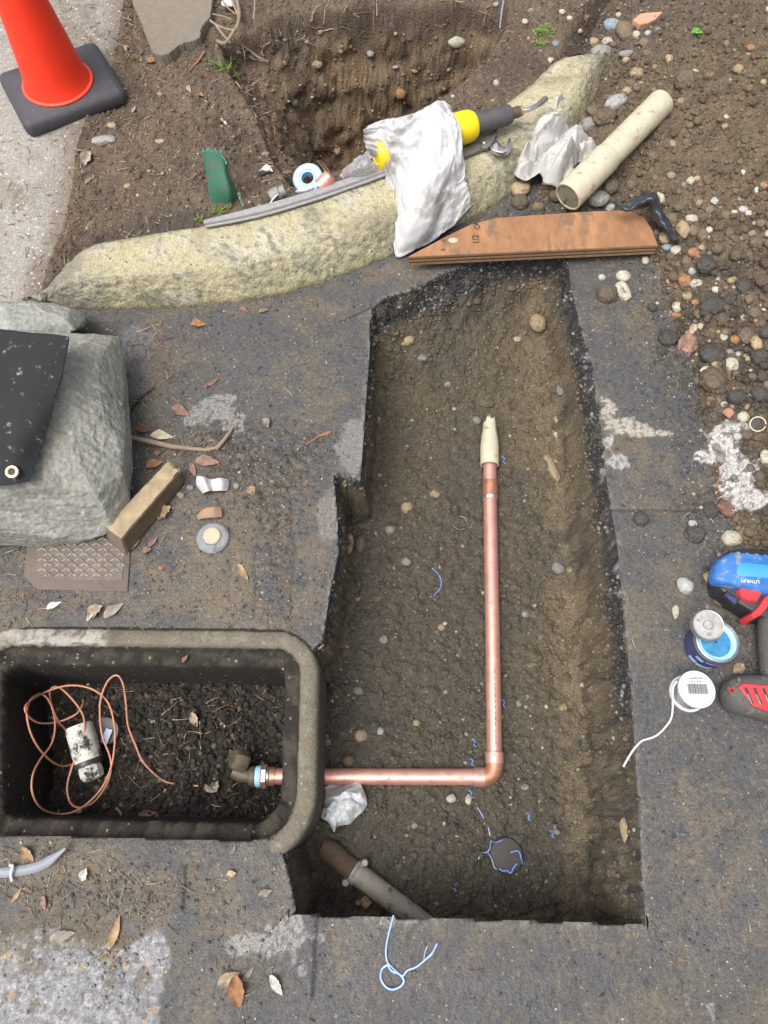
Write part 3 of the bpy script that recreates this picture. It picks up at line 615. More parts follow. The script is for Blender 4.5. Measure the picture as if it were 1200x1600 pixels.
def leafmat():
    def bld(m, n, l, b):
        oi = node(n, 'ShaderNodeObjectInfo'); tc = node(n, 'ShaderNodeTexCoord')
        no = node(n, 'ShaderNodeTexNoise', i_Scale=3.0, i_Detail=7.0); l.new(tc.outputs['Object'], no.inputs['Vector'])
        mr = node(n, 'ShaderNodeMapRange'); mr.inputs[1].default_value = .3; mr.inputs[2].default_value = .7; mr.inputs[3].default_value = .55; mr.inputs[4].default_value = 1.3; l.new(no.outputs[0], mr.inputs[0])
        vm = node(n, 'ShaderNodeVectorMath', operation='SCALE'); l.new(oi.outputs['Color'], vm.inputs[0]); l.new(mr.outputs[0], vm.inputs['Scale']); l.new(vm.outputs[0], b.inputs['Base Color']); b.inputs['Roughness'].default_value = .7
        bp = node(n, 'ShaderNodeBump', i_Strength=.3, i_Distance=.05); l.new(no.outputs[0], bp.inputs['Height']); l.new(bp.outputs[0], b.inputs['Normal'])
    return M('dry_leaf', bld)
m_leaf = leafmat()
# ================================================================ CURB
def resample(pts, n):
    pts = np.array([p[:] for p in smooth_line(pts, 10)]); s = np.concatenate([[0], np.cumsum(np.linalg.norm(np.diff(pts, axis=0), axis=1))])
    t = np.linspace(0, s[-1], n); return np.stack([np.interp(t, s, pts[:, i]) for i in range(3)], 1)
def by_u(front, back, n):
    """pair stations by their position along the curb"""
    return resample(front, n), resample(back, n)
cF = px([(36, 474), (70, 481), (130, 484), (200, 484), (260, 482), (330, 478), (400, 470), (455, 457), (510, 440), (560, 422), (610, 402), (660, 377), (705, 358), (754, 336), (806, 300), (855, 264), (900, 218), (930, 165), (946, 118), (952, 92)], 0)
cB = px([(46, 440), (62, 420), (95, 397), (160, 378), (235, 364), (310, 352), (385, 336), (450, 318), (505, 300), (555, 283), (605, 262), (650, 240), (690, 218), (735, 193), (772, 172), (808, 148), (844, 117), (872, 92), (896, 73), (912, 62), (922, 58)], .088)
N = 560; Fp, Bp = by_u(cF, cB, N)
prof_c = [(-.02, -.05), (0, -.01), (.03, .012), (.07, .030), (.12, .046), (.17, .059), (.23, .069), (.30, .076), (.38, .081), (.48, .084), (.6, .086), (.75, .088), (.9, .0885), (.97, .087), (1.0, .084), (1.02, .076), (1.03, .06), (1.04, .03), (1.05, -.02)]
pc = np.array(prof_c); tt = np.linspace(0, len(pc)-1, 84); pl = np.interp(tt, np.arange(len(pc)), pc[:, 0]); pz = np.interp(tt, np.arange(len(pc)), pc[:, 1])
arc = np.concatenate([[0], np.cumsum(np.linalg.norm(np.diff((Fp+Bp)[:, :2]/2, axis=0), axis=1))])
ends = (smst(0, .16, arc)*.65+.35)*(.45+.55*smst(0, .14, arc[-1]-arc))
VX = Fp[:, None, 0]*(1-pl[None])+Bp[:, None, 0]*pl[None]; VY = Fp[:, None, 1]*(1-pl[None])+Bp[:, None, 1]*pl[None]
VZ = pz[None]*ends[:, None]+0*VX
A_ = arc[:, None]+0*VX; Bc = (tt/18*.28)[None]+0*VX
cc, ci = cells(A_, Bc, 60, 41); cc2, ci2 = cells(A_, Bc, 140, 43)
n1 = fbm(A_, Bc, 12, 5, 140); n2 = fbm(A_, Bc, 70, 4, 141); n3 = fbm(A_, Bc, 5, 3, 142)
dsp = .004*n1+.0018*n2-.003*(1-np.clip(cc*2.2, 0, 1))*(ci > .72)-.0016*(1-np.clip(cc2*2.0, 0, 1))*(ci2 > .5)
endn = (smst(.22, .0, A_)+smst(arc[-1]-.3, arc[-1], A_))*.012*fbm(A_, Bc, 30, 4, 145)+smst(1.2, 1.5, A_)*.010*fbm(A_, Bc, 9, 3, 146)
VZ = VZ+(dsp+endn)*smst(.0, .02, VZ+.02)*.8; VY = VY-(dsp)*(1-pl[None])
fidx = np.arange(N*84).reshape(N, 84); q = np.stack([fidx[:-1, :-1], fidx[1:, :-1], fidx[1:, 1:], fidx[:-1, 1:]], -1).reshape(-1, 4)
me = fast_mesh('curb', np.stack([VX, VY, VZ], -1).reshape(-1, 3), q[:, ::-1])
Cc = np.zeros(VX.shape+(3,))+C3((.50, .46, .30))
Cc = mix(Cc, (.62, .60, .49), smst(-.1, .45, n1+.3*n2)*.8)
Cc = mix(Cc, (.33, .305, .225), smst(.05, .5, n1*.8+n2*.35+.3*n3)*.7)
midband = np.exp(-((pl[None]-.16)/.13)**2)
Cc = mix(Cc, (.23, .215, .14), np.clip(midband*.55+smst(.1, .6, n3)*.35, 0, .8)*smst(-.4, .3, n2+n1))
Cc = mix(Cc, (.56, .52, .10), smst(.04, .0, pl[None]+0*VX)*smst(-.2, .3, n2)*.7)
Cc = mix(Cc, (.16, .15, .11), smst(.22, .6, n2+.35*n1)*.55); Cc = mix(Cc, (.06, .055, .045), (ci2 > .5)*(1-np.clip(cc2*2.4, 0, 1))*.4)
Cc = mix(Cc, (.25, .24, .215), smst(.20, .06, A_+.03*n1)*.8)
Cc = mix(Cc, (.27, .275, .235), smst(1.38, 1.55, A_+.06*n1)*.65)
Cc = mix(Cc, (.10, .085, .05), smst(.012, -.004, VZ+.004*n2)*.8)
Cc = mix(Cc, (.20, .19, .12), np.clip(pl[None]-.9, 0, .1)*7+0*VX)
Cc = mix(Cc, (.20, .185, .125), smst(.0, .5, fbm(A_, Bc, 7, 5, 148))*.5)
set_col(me, (Cc*.84).reshape(-1, 3)); o = link('curb', me, m_curb); o['kind'] = 'structure'
# ================================================================ METER BOX (precast, embedded)
def offset_loop(loop, d):
    n = len(loop); out = []
    for i in range(n):
        a = loop[i]-loop[i-1]; b = loop[(i+1) % n]-loop[i]
        na = Vector((-a.y, a.x, 0)).normalized(); nb = Vector((-b.y, b.x, 0)).normalized(); m = (na+nb).normalized()
        out.append(loop[i]+m*d)
    return out
lp = [Vector((p.x, p.y, 0)) for p in rounded(box_o, [.085, .078, .105, .085], 44)]
if sum(lp[i].x*lp[(i+1) % len(lp)].y-lp[(i+1) % len(lp)].x*lp[i].y for i in range(len(lp))) < 0: lp.reverse()
def dens(loop, step):
    out = []
    for i in range(len(loop)):
        a, b = loop[i], loop[(i+1) % len(loop)]; k = max(1, int((b-a).length/step))
        for j in range(k): out.append(a.lerp(b, j/k))
    return out
lp = dens(lp, .0045)
sec = [(0, -.30), (0, -.24), (0, -.18), (0, -.12), (0, -.06), (0, -.03), (.0005, -.010), (.003, -.003), (.007, .0005), (.014, .002), (.020, .0025), (.026, .002), (.029, .0005), (.0315, -.004), (.033, -.012), (.036, -.019), (.042, -.023), (.050, -.024), (.057, -.026), (.060, -.031), (.061, -.045), (.062, -.07), (.063, -.10), (.064, -.14), (.066, -.18), (.068, -.24), (.07, -.30)]
LX = []
for (ins, z) in sec:
    r = offset_loop(lp, ins) if ins > 0 else lp
    LX.append([(p.x, p.y, z) for p in r])
LX = np.array(LX); S_, K_ = LX.shape[:2]
# z displacement and lumps
ax_, ay_, az_ = LX[..., 0], LX[..., 1], LX[..., 2]
e1 = fbm(ax_, ay_+az_*2, 30, 4, 160); e2 = fbm(ax_, ay_+az_*2, 110, 3, 161)
ledge = np.array([1 if .0325 <= s[0] <= .0605 else 0 for s in sec])[:, None]
rimm = np.array([1 if .0005 <= s[0] < .0325 else 0 for s in sec])[:, None]
LX[..., 2] += .0012*e1+.0006*e2+ledge*(.007*np.abs(e1)+.004*e2); LX[..., 0] += .0012*e2+ledge*.002*e1; LX[..., 1] += .0012*fbm(ax_, ay_+az_, 60, 3, 162)+ledge*.002*e2
ii = np.arange(S_*K_).reshape(S_, K_); nxt = np.roll(ii, -1, axis=1)
q = np.stack([ii[:-1], nxt[:-1], nxt[1:], ii[1:]], -1).reshape(-1, 4)
me = fast_mesh('meter_box', LX.reshape(-1, 3), q)
Cm = np.zeros(LX.shape)+C3((.155, .138, .108)); Cm = mix(Cm, (.21, .19, .155), smst(0, .5, e1+.5*e2)*.6); Cm = mix(Cm, (.10, .085, .062), smst(.1, .6, fbm(ax_, ay_, 10, 4, 164))*.6)
topleft = smst(P(175, 990).x, P(160, 990).x, ax_)*smst(P(0, 1040).y, P(0, 1020).y, ay_)
Cm = mix(Cm, (.40, .39, .36), topleft*rimm*.75*smst(-.5, .1, e1+e2))
Cm = mix(Cm, (.16, .14, .08), smst(.2, .5, fbm(ax_, ay_, 16, 4, 166))*.5)
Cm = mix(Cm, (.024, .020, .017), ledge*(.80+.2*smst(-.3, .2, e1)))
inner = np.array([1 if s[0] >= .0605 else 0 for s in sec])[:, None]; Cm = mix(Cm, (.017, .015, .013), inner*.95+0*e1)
outr = np.array([1 if (s[0] < .0005) else 0 for s in sec])[:, None]; Cm = mix(Cm, (.085, .072, .055), outr*.8+0*e1)
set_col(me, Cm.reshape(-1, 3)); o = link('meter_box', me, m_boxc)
tag(o, 'rectangular concrete meter box with rounded corners sunk open in the pavement beside the trench', 'meter box')
# ================================================================ helpers to place things
def gnd(u, v): return hit(u, v)
def sc_at(p): return ((p-Vector((0, 0, CAM_H))).dot(Vector((0, ST, -CT))))/F       # metres per photo pixel at world point
def prismv(name, uvs, z0, z1, mat, parent, bev=.002, sm=0, top=None): 
    poly = px(uvs, z1 if top is None else top)
    return loft(name, poly, [(z0, bev*.4), (z0+bev, 0), (z1-bev, 0), (z1-bev*.3, bev*.35), (z1, bev)], mat, parent, sm=sm, auto=50)
def text_obj(s, size, loc, rot, mat, parent, ext=.0002, bold=False):
    c = bpy.data.curves.new('t', 'FONT'); c.body = s; c.size = size; c.extrude = ext; c.align_x = 'CENTER'; c.align_y = 'CENTER'
    if bold: c.offset = size*.02
    t = bpy.data.objects.new('t', c); COL.objects.link(t); dg = bpy.context.evaluated_depsgraph_get()
    me = bpy.data.meshes.new_from_object(t.evaluated_get(dg)); bpy.data.objects.remove(t); bpy.data.curves.remove(c)
    me.materials.clear(); o = link('lettering', me, mat, parent)
    off = Vector((0, 0, 0)); r = parent
    while r is not None: off += Vector(r.location); r = r.parent
    if hasattr(rot, 'to_euler'): rot = rot.to_euler()
    o.location = Vector(loc)-off; o.rotation_euler = rot; return o
def frame_rot(xdir, nrm):
    x = Vector(xdir).normalized(); z = Vector(nrm).normalized(); x = (x-z*x.dot(z)).normalized(); y = z.cross(x)
    return Matrix((x, y, z)).transposed().to_euler()
# ================================================================ TRAFFIC CONE
zc = float(gz(P(90, 140, .09).x, P(90, 140, .09).y)); zt_ = zc+.026
B1, B2 = P(197, 140, zt_), P(36, 198, zt_); side = (B1-B2).length; xd = (B1-B2).normalized(); yd = Vector((-xd.y, xd.x, 0))
B0 = P(150, 62, zt_); side2 = min(side*1.02, (B0-B1).length*1.04)
cc_ = B2+xd*side/2+yd*side2/2
cone = thing('traffic_cone', (cc_.x, cc_.y, zc), 'bright orange red traffic cone with a square black rubber base on the sidewalk', 'traffic cone')
sq = [cc_-xd*side/2-yd*side2/2, cc_+xd*side/2-yd*side2/2, cc_+xd*side/2+yd*side2/2, cc_-xd*side/2+yd*side2/2]
rs = rounded([Vector((p.x, p.y, 0)) for p in sq][::-1], .018, 6)
loft('base', rs, [(zc-.004, .002), (zc+.003, 0), (zc+.015, .001), (zc+.022, .005), (zc+.026, .014), (zc+.0275, .0165)], m_rubber, cone, auto=60)
k0 = P(90, 128, zc+.03); k0 = Vector((k0.x, k0.y, zc+.027)); Rb = 52*sc_at(k0)
lathe('body', [(Rb*.995, .001), (Rb*.99, .004), (Rb*.95, .012), (Rb*.90, .025), (Rb*.86, .05), (Rb*.30, .40), (Rb*.27, .415), (Rb*.24, .42), (Rb*.24, .40)], m_cone, cone, k0, n=64, auto=60)
lathe('flange', [(Rb*.97, 0), (Rb*1.045, .0005), (Rb*1.06, .003), (Rb*1.04, .0055), (Rb*.985, .006)], m_conerim, cone, k0, n=64, auto=60)
# ================================================================ STONES built from facets
def boulder(name, pts, label, cat, mat=m_boulder, col=(.33, .335, .30), col2=(.19, .19, .165), **kw):
    Q, Fc = rock_mesh(name, pts, **kw); off = Q.mean(0); off[2] = Q[:, 2].min(); me = fast_mesh(name, Q-off, Fc)
    if mat == m_boulder:
        s = kw.get('seed', 1); a = perlin3(Q*7, s+20)+.6*perlin3(Q*18, s+21); b = perlin3(Q*45, s+22)+.7*perlin3(Q*110, s+23)
        Cq = np.zeros(Q.shape)+np.array(col); Cq = Cq*(1-(smst(-.2, .5, a)*.6)[:, None])+np.array(col2)*(smst(-.2, .5, a)*.6)[:, None]
        w = smst(.25, .6, b+.3*a)*.45; Cq = Cq*(1-w[:, None])+np.array((.42, .42, .40))*w[:, None]
        w = smst(.3, .55, perlin3(Q*9, s+27)+.3*b)*.5; Cq = Cq*(1-w[:, None])+np.array((.24, .20, .145))*w[:, None]
        w = smst(.3, .5, perlin3(Q*6+3, s+28))*.35; Cq = Cq*(1-w[:, None])+np.array((.25, .33, .29))*w[:, None]
        set_col(me, Cq*(1+.1*b[:, None]))
    o = link(name, me, mat); o.location = off; return tag(o, label, cat)
def rp(l): return [P(u, v, z) for (u, v, z) in l]
boulder('boulder', rp([(120, 512, .10), (182, 500, .10), (200, 560, .055), (208, 600, .0), (209, 660, .0), (196, 640, .10), (200, 690, .085), (209, 720, .02), (206, 745, .05), (210, 808, .03), (196, 812, .085), (168, 838, .06), (130, 852, .0), (120, 822, .12), (60, 856, .0), (40, 820, .13), (0, 862, .0), (-140, 860, .0), (-160, 800, .18), (0, 800, .17), (46, 762, .20), (80, 650, .205), (112, 535, .185), (140, 520, .165), (60, 510, .19), (-150, 510, .19), (-220, 660, .12), (150, 660, .155), (120, 740, .175)]),
        'large grey green boulder with a black mat lying over its left part', 'boulder', sub=7, soft=36, amp=.005, sc=8, seed=4, fine=.0022, cuts=26)
boulder('boulder', rp([(140, 492, .045), (120, 474, .09), (60, 472, .12), (0, 474, .13), (-90, 470, .08), (-120, 520, .13), (40, 540, .12), (110, 520, .12), (137, 510, .03), (0, 470, .02), (100, 476, .02)]),
        'pale grey green rock peeping out behind the black mat at the curb end', 'rock', col=(.34, .35, .32), col2=(.24, .26, .235), sub=6, soft=30, cuts=20, amp=.005, sc=14, seed=9, fine=.0014)
zz = .10
zz = .068
sl_ = px([(200, -60), (206, 0), (222, 40), (238, 82), (250, 87), (264, 84), (278, 72), (291, 66), (303, 64), (313, 58), (314, 46), (320, 36), (328, 28), (331, 12), (334, -60)], zz+.03)
sl2 = []
for i in range(len(sl_)):
    p, q = sl_[i], sl_[(i+1) % len(sl_)]
    for k in range(7): r = p.lerp(q, k/7); sl2.append(Vector((r.x+.0008*random.gauss(0, 1), r.y+.0008*random.gauss(0, 1), 0)))
tag(loft('stone_slab', sl2, [(zz-.04, .0), (zz+.022, .0), (zz+.0295, .0006), (zz+.031, .0022)], m_slab, auto=30), 'flat brown grey slab of stone lying at the top of the planting bed', 'stone slab')
# ================================================================ MAT with eyelet over the boulder
def net(rows, nu, nv):
    """rows of (u,v,z) control points -> dense world grid (catmull-rom both ways)"""
    R = [[P(*c) for c in r] for r in rows]
    R = [smooth_line(r, nu) for r in R]; cols = list(zip(*R)); G = [smooth_line(list(c), nv) for c in cols]
    return np.array([[p[:] for p in c] for c in G])            # [along u][along v]
def grid_obj(name, G, mat, parent=None, solid=0, flip=False, trim=None):
    a, b = G.shape[:2]; i = np.arange(a*b).reshape(a, b); q = np.stack([i[:-1, :-1], i[1:, :-1], i[1:, 1:], i[:-1, 1:]], -1).reshape(-1, 4)
    if trim is not None: q = q[trim(G).reshape(-1)]
    off = np.zeros(3)
    if parent is not None:
        r = parent
        while r is not None: off += np.array(r.location[:]); r = r.parent
    else: off = G.reshape(-1, 3).mean(0); off[2] = G[..., 2].min()
    me = fast_mesh(name, G.reshape(-1, 3)-off, q); o = link(name, me, mat, parent)
    if parent is None: o.location = off
    if solid: m = o.modifiers.new('solid', 'SOLIDIFY'); m.thickness = solid; m.offset = 1
    return o
mt = thing('black_mat', P(30, 650, .2), 'black felt mat speckled with white paint, draped over the big boulder', 'mat')
G = net([[(-200, 505, .205), (-60, 508, .215), (0, 514, .218), (60, 520, .213), (108, 526, .205)],
         [(-200, 600, .225), (-60, 600, .235), (0, 600, .232), (55, 600, .225), (97, 585, .212)],
         [(-200, 670, .225), (-60, 670, .235), (-10, 670, .232), (40, 660, .226), (86, 622, .214)],
         [(-200, 710, .215), (-60, 710, .225), (-10, 710, .222), (35, 700, .216), (75, 668, .205)],
         [(-200, 760, .19), (-60, 760, .20), (-20, 760, .198), (15, 758, .194), (46, 752, .186)]], 14, 14)
G[..., 2] += .0022*fbm(G[..., 0], G[..., 1], 14, 3, 200)+.0006*fbm(G[..., 0], G[..., 1], 60, 2, 201)
grid_obj('sheet', G, m_mat, mt, solid=.004)
ec = P(20, 738, .2045)
lathe('eyelet', [(.0050, 0), (.0050, .003), (.0065, .0045), (.0095, .0042), (.0105, .0025), (.0105, 0), (.0050, 0)], m_brass, mt, ec+Vector((0, 0, .0005)), axis=(.1, -.25, 1), n=28)
lathe('eyelet_hole', [(0, 0), (.0052, 0), (.0052, .0012), (0, .0012)], m_bprint, mt, ec+Vector((0, 0, .001)), axis=(.1, -.25, 1), n=20)
# ================================================================ COPPER PIPE RUN
pz_ = -.160; pr = .0142
def PP(u, v, z=pz_): return P(u, v, z)
run = thing('copper_pipe', PP(773, 1213), 'new copper water pipe bent at a right angle along the trench floor', 'pipe')
e0 = PP(773, 1214); hl = PP(424, 1213); vt = PP(765, 690)
rb = .024; hx = (hl-e0).normalized(); vy = (vt-e0).normalized()
tube('pipe', [e0+hx*.03, e0+hx*.15, hl.lerp(e0, .3), hl], pr, m_copper, run, n=28)
tube('pipe', [e0+vy*.03, e0+vy*.3, PP(766, 800), vt], pr, m_copper, run, n=28)
arcp = []
for k in range(9):
    t = k/8; a_ = e0+hx*rb; b_ = e0+vy*rb; arcp.append(a_.lerp(e0, t).lerp(e0.lerp(b_, t), t))
tube('elbow', [e0+hx*.036]+arcp+[e0+vy*.042], pr+.0016, m_copper2, run, n=28)
for q_, d_ in ((e0+hx*.036, hx), (e0+vy*.042, vy)): lathe('solder_ring', [(pr-.001, -.0018), (pr+.0012, -.0018), (pr+.0022, 0), (pr+.0014, .0016), (pr-.001, .0016)], m_solder, run, q_, axis=d_, n=28)
lathe('elbow_socket', [(pr, 0), (pr+.0024, 0), (pr+.0024, .017), (pr, .017)], m_copper, run, e0+hx*.0195, axis=hx, n=28)
lathe('elbow_socket', [(pr, 0), (pr+.0024, 0), (pr+.0024, .019), (pr, .019)], m_copper, run, e0+vy*.023, axis=vy, n=28)
c1_, c2_ = PP(766, 778), PP(766, 752)
lathe('coupling', [(pr, 0), (pr+.0016, 0), (pr+.0018, (c2_-c1_).length*.5), (pr+.0016, (c2_-c1_).length), (pr, (c2_-c1_).length)], m_copper2, run, c1_, axis=c2_-c1_, n=28)
lathe('solder_ring', [(pr-.001, -.003), (pr+.0014, -.003), (pr+.0026, 0), (pr+.0024, .002), (pr-.001, .003)], m_solder, run, c1_, axis=vy, n=28)
lathe('solder_ring', [(pr-.001, -.001), (pr+.0012, -.001), (pr+.0020, 0), (pr+.0012, .001), (pr-.001, .001)], m_solder, run, c2_, axis=vy, n=28)
a0 = PP(430, 1213); ux = Vector((-1, 0, 0))
lathe('adapter', [(pr, 0), (pr+.0018, 0), (pr+.0018, .014), (pr, .014)], m_copper2, run, a0, axis=ux, n=28)
lathe('solder_ring', [(pr, 0), (pr+.002, 0), (pr+.003, .002), (pr+.002, .005), (pr, .005)], m_solder, run, a0+ux*.009, axis=ux, n=28)
lathe('hex_nut', [(pr, 0), (pr+.0058, 0), (pr+.0062, .002), (pr+.0058, .008), (pr, .009)], m_copper, run, a0+ux*.015, axis=ux, n=6, auto=20)
lathe('thread_tape', [(pr-.002, 0), (pr+.0040, 0), (pr+.0048, .003), (pr+.0044, .006), (pr+.0036, .010), (pr-.002, .010)], m_ltblue, run, a0+ux*.0245, axis=ux, n=20)
for k in range(13):
    q_ = e0+vy*(.055+k*.0105); tube('printed_mark', [q_+Vector((.001, 0, pr+.0001)), q_+vy*(.0035+.004*random.random())+Vector((.001, 0, pr+.0001))], .0005, m_ink, run, n=4)
# brass valve the pipe screws into
vb = a0+ux*.034
val = thing('curb_valve', vb, 'tarnished brass valve nut joined to the copper pipe inside the meter box', 'valve')
lathe('collar', [(0, 0), (.016, 0), (.018, .002), (.018, .010), (.015, .013), (.0, .013)], m_dbrass, val, vb, axis=ux, n=24)
tube('body', [vb+ux*.010, vb+ux*.028+Vector((0, .004, 0)), vb+ux*.040+Vector((0, .010, 0))], [.012, .014, .014], m_dbrass, val, n=20)
kk = PP(372, 1191, -.15)
lathe('square_cap', [(0, 0), (.020, 0), (.021, .003), (.020, .020), (.016, .026), (0, .027)], m_dbrass, val, kk+Vector((.012, 0, -.006)), axis=(-.8, .25, .55), n=8, auto=30)
# PVC sleeve round the far end
sv = thing('pipe_sleeve', PP(765, 700), 'short cream plastic sleeve with a jagged broken tip over the copper pipe end', 'pipe sleeve')
s0, s1 = PP(765, 727, -.158), PP(765, 657, -.150); ax = (s1-s0).normalized(); Ls = (s1-s0).length; R1 = 14.6*sc_at(s0)
nS = 36; V = []; Fc = []
sd = ax.cross(Vector((0, 0, 1))).normalized(); up = sd.cross(ax)
LV = 16
for r_ in (R1, R1-.0030):
    for j in range(LV):
        for k in range(nS):
            a = 2*math.pi*k/nS; jag = Ls*(.86+.16*max(0, math.sin(a)))+.004*math.sin(k*2.7)+.003*math.sin(k*5.3)
            t = j/(LV-1); rr = r_*(1-.30*smst(.45, 1, t)) if r_ else 0
            V.append(s0+ax*(t*jag)+(sd*math.cos(a)+up*math.sin(a))*rr)
for j in range(LV-1):
    for k in range(nS):
        Fc.append((j*nS+k, j*nS+(k+1) % nS, (j+1)*nS+(k+1) % nS, (j+1)*nS+k)); b = LV*nS
        Fc.append((b+j*nS+k, b+(j+1)*nS+k, b+(j+1)*nS+(k+1) % nS, b+j*nS+(k+1) % nS))
for k in range(nS):
    b = LV*nS; Fc.append((k, b+k, b+(k+1) % nS, (k+1) % nS)); t = (LV-1)*nS; Fc.append((t+k, t+(k+1) % nS, b+t+(k+1) % nS, b+t+k))
mk('tube', V, Fc, m_pvc, sv, auto=50)
# ================================================================ GAS TORCH on the curb, rag over it
ta, tb = P(586, 240, .125), P(741, 192, .125); tax = (tb-ta).normalized(); TR = .0375*.88; TL = (tb-ta).length
ta.z = tb.z = .088+TR
tor = thing('gas_torch', (ta+tb)/2, 'yellow gas torch cylinder with dark grey handle lying on the curb under a rag', 'torch')
lathe('cylinder', [(0, .004), (TR*.55, .003), (TR*.62, 0), (TR*.86, .001), (TR*.98, .006), (TR, .014), (TR, TL-.03), (TR*.99, TL-.02), (TR*.94, TL-.008), (TR*.80, TL), (TR*.5, TL+.004), (0, TL+.006)], m_yellow, tor, ta, axis=tax, n=48)
tc_ = tb.copy(); hd_ = P(798, 178, .125); h2 = P(846, 163, .118)
hax = (hd_-tb).normalized(); HL = (hd_-tb).length; hr = 15.5*sc_at(hd_)
lathe('handle', [(hr*.95, -.004), (hr*1.02, .004), (hr, .012), (hr*.97, HL*.5), (hr*.99, HL-.008), (hr*.86, HL-.001), (hr*.5, HL+.001)], m_dgrip, tor, tb, axis=hax, n=32)
lathe('collar', [(0, 0), (hr*.55, 0), (hr*.55, .018), (hr*.45, .022), (0, .022)], m_dbrass, tor, hd_, axis=hax, n=20)
lathe('brass_ferrule', [(0, .018), (hr*.48, .018), (hr*.48, .027), (0, .027)], plain('tan_brass', (.50, .33, .17), .45, metal=.6), tor, hd_, axis=hax, n=20)
q0 = hd_+hax*.024
tube('burner_tube', [q0, P(825, 172, .128), P(838, 166, .128), P(846, 160, .125), P(852, 155, .118)], [.0050, .0050, .0055, .0062, .0068], m_steel, tor, n=18)
# rag over the torch
rg = []
rows = [[(578, 252, .090), (571, 226, .135), (569, 208, .155), (571, 203, .150), (578, 198, .120)],
        [(598, 262, .090), (596, 238, .140), (594, 206, .164), (596, 196, .160), (598, 190, .120)],
        [(610, 336, .060), (609, 280, .095), (612, 225, .158), (618, 192, .166), (622, 186, .120)],
        [(612, 350, .050), (618, 290, .096), (632, 226, .158), (645, 184, .167), (648, 178, .120)],
        [(618, 398, .012), (632, 320, .094), (652, 232, .150), (668, 176, .170), (672, 168, .120)],
        [(640, 394, .014), (655, 330, .100), (676, 236, .152), (684, 164, .176), (688, 160, .120)],
        [(664, 384, .020), (676, 330, .092), (692, 240, .150), (700, 172, .172), (702, 166, .120)],
        [(690, 366, .030), (697, 310, .086), (708, 240, .146), (710, 184, .166), (708, 178, .120)],
        [(712, 348, .036), (716, 300, .080), (718, 250, .130), (716, 196, .160), (712, 190, .120)],
        [(736, 320, .046), (731, 290, .082), (724, 250, .120), (721, 212, .150), (716, 200, .120)]]
G = net(rows, 22, 34); a_, b_ = G.shape[:2]
S1 = np.linspace(0, 1, a_)[:, None]+np.zeros((a_, b_)); T1 = np.linspace(0, 1, b_)[None, :]+np.zeros((a_, b_))
warp = S1+.10*fbm(S1, T1, 3, 3, 301)+.22*(1-T1)*(S1-.5)
fold = (1-np.abs(((warp*6.3+.8*fbm(S1, T1, 2.2, 3, 302)) % 1)*2-1))**1.6
fold2 = 1-np.abs(fbm(S1*1.6, T1*1.1, 4.5, 3, 303))*2.2
amp = .3+.7*smst(.62, .15, T1)
G[..., 2] += .014*(fold-.45)*amp*smst(0, .12, S1)*smst(1, .9, S1)+.005*(fold2-.5)*smst(0, .08, T1)+.0010*fbm(G[..., 0], G[..., 1], 70, 3, 304)
G[..., 1] += -.007*(fold-.5)*amp; G[..., 0] += .006*fbm(S1, T1, 5, 3, 305)
G[a_//4:, 0, 1] += .003*np.sin(np.linspace(0, 34, a_-a_//4))
ch_z = np.maximum(G[..., 2], gz(G[..., 0].ravel(), G[..., 1].ravel()).reshape(a_, b_)+.004)
G[..., 2] = ch_z
o = grid_obj('white_rag', G, m_white, None, solid=.0014); tag(o, 'long white rag stained grey, draped over the yellow torch and down the curb', 'rag')
# grey steel bar along the back of the curb
ba = thing('steel_bar', P(450, 318, .09), 'long grey steel pry bar lying along the back edge of the yellow curb', 'pry bar')
L0, L1 = [P(u, v, .094) for u, v in [(320, 353), (400, 335), (480, 312), (550, 288), (610, 266), (640, 256)]], None
pts = smooth_line(L0, 6); V = []; Fc = []
secb = [(-.014, 0), (-.014, .005), (-.0125, .0075), (.0060, .0080), (.0075, .0065), (.0080, .0030), (.0120, .0028), (.0130, .0015), (.013, 0)]
m_ = len(pts)
for i, p in enumerate(pts):
    t = (pts[min(i+1, m_-1)]-pts[max(i-1, 0)]).normalized(); s = Vector((t.y, -t.x, 0)); w = .55+.45*min(1, i/6)
    for (x, z) in secb: V.append(p+s*(x*w*.85)+Vector((0, 0, z*1.3)))
k_ = len(secb)
for i in range(m_-1):
    for j in range(k_): Fc.append((i*k_+j, i*k_+(j+1) % k_, (i+1)*k_+(j+1) % k_, (i+1)*k_+j))
Fc.append(tuple(range(k_))[::-1]); Fc.append(tuple((m_-1)*k_+j for j in range(k_)))
mk('bar', V, Fc, m_galv, ba, auto=30, bevel=.0006)
# ---- pliers and wrench
pl_ = thing('snips', P(755, 225, .09), 'grey tin snips with a round pivot beside the torch cylinder', 'snips')
def flat(name, uvs, z0, z1, mat, par, bev=.0012, sm=0): return prismv(name, uvs, z0, z1, mat, par, bev, sm)
flat('handle', [(716, 232), (745, 222), (762, 217), (768, 226), (757, 232), (728, 243), (712, 248)], .089, .096, m_dsteel, pl_)
flat('blade', [(752, 222), (763, 210), (775, 200), (779, 197), (776, 209), (770, 222), (762, 231), (753, 230)], .092, .099, m_dsteel, pl_)
lathe('pivot', [(0, 0), (.0058, 0), (.0062, .0015), (.0045, .0035), (0, .004)], m_steel, pl_, P(757, 222, .099), n=20)
wr = thing('adjustable_wrench', P(783, 225, .09), 'shiny adjustable wrench jaw showing beside the snips on the curb', 'wrench')
flat('jaw', [(768, 224), (776, 218), (781, 224), (789, 229), (793, 222), (796, 214), (800, 222), (797, 233), (786, 238), (772, 235), (766, 230)], .089, .099, m_steel, wr, sm=3)
flat('slide', [(771, 226), (776, 221), (779, 227), (778, 234), (772, 233)], .092, .1005, m_galv, wr)
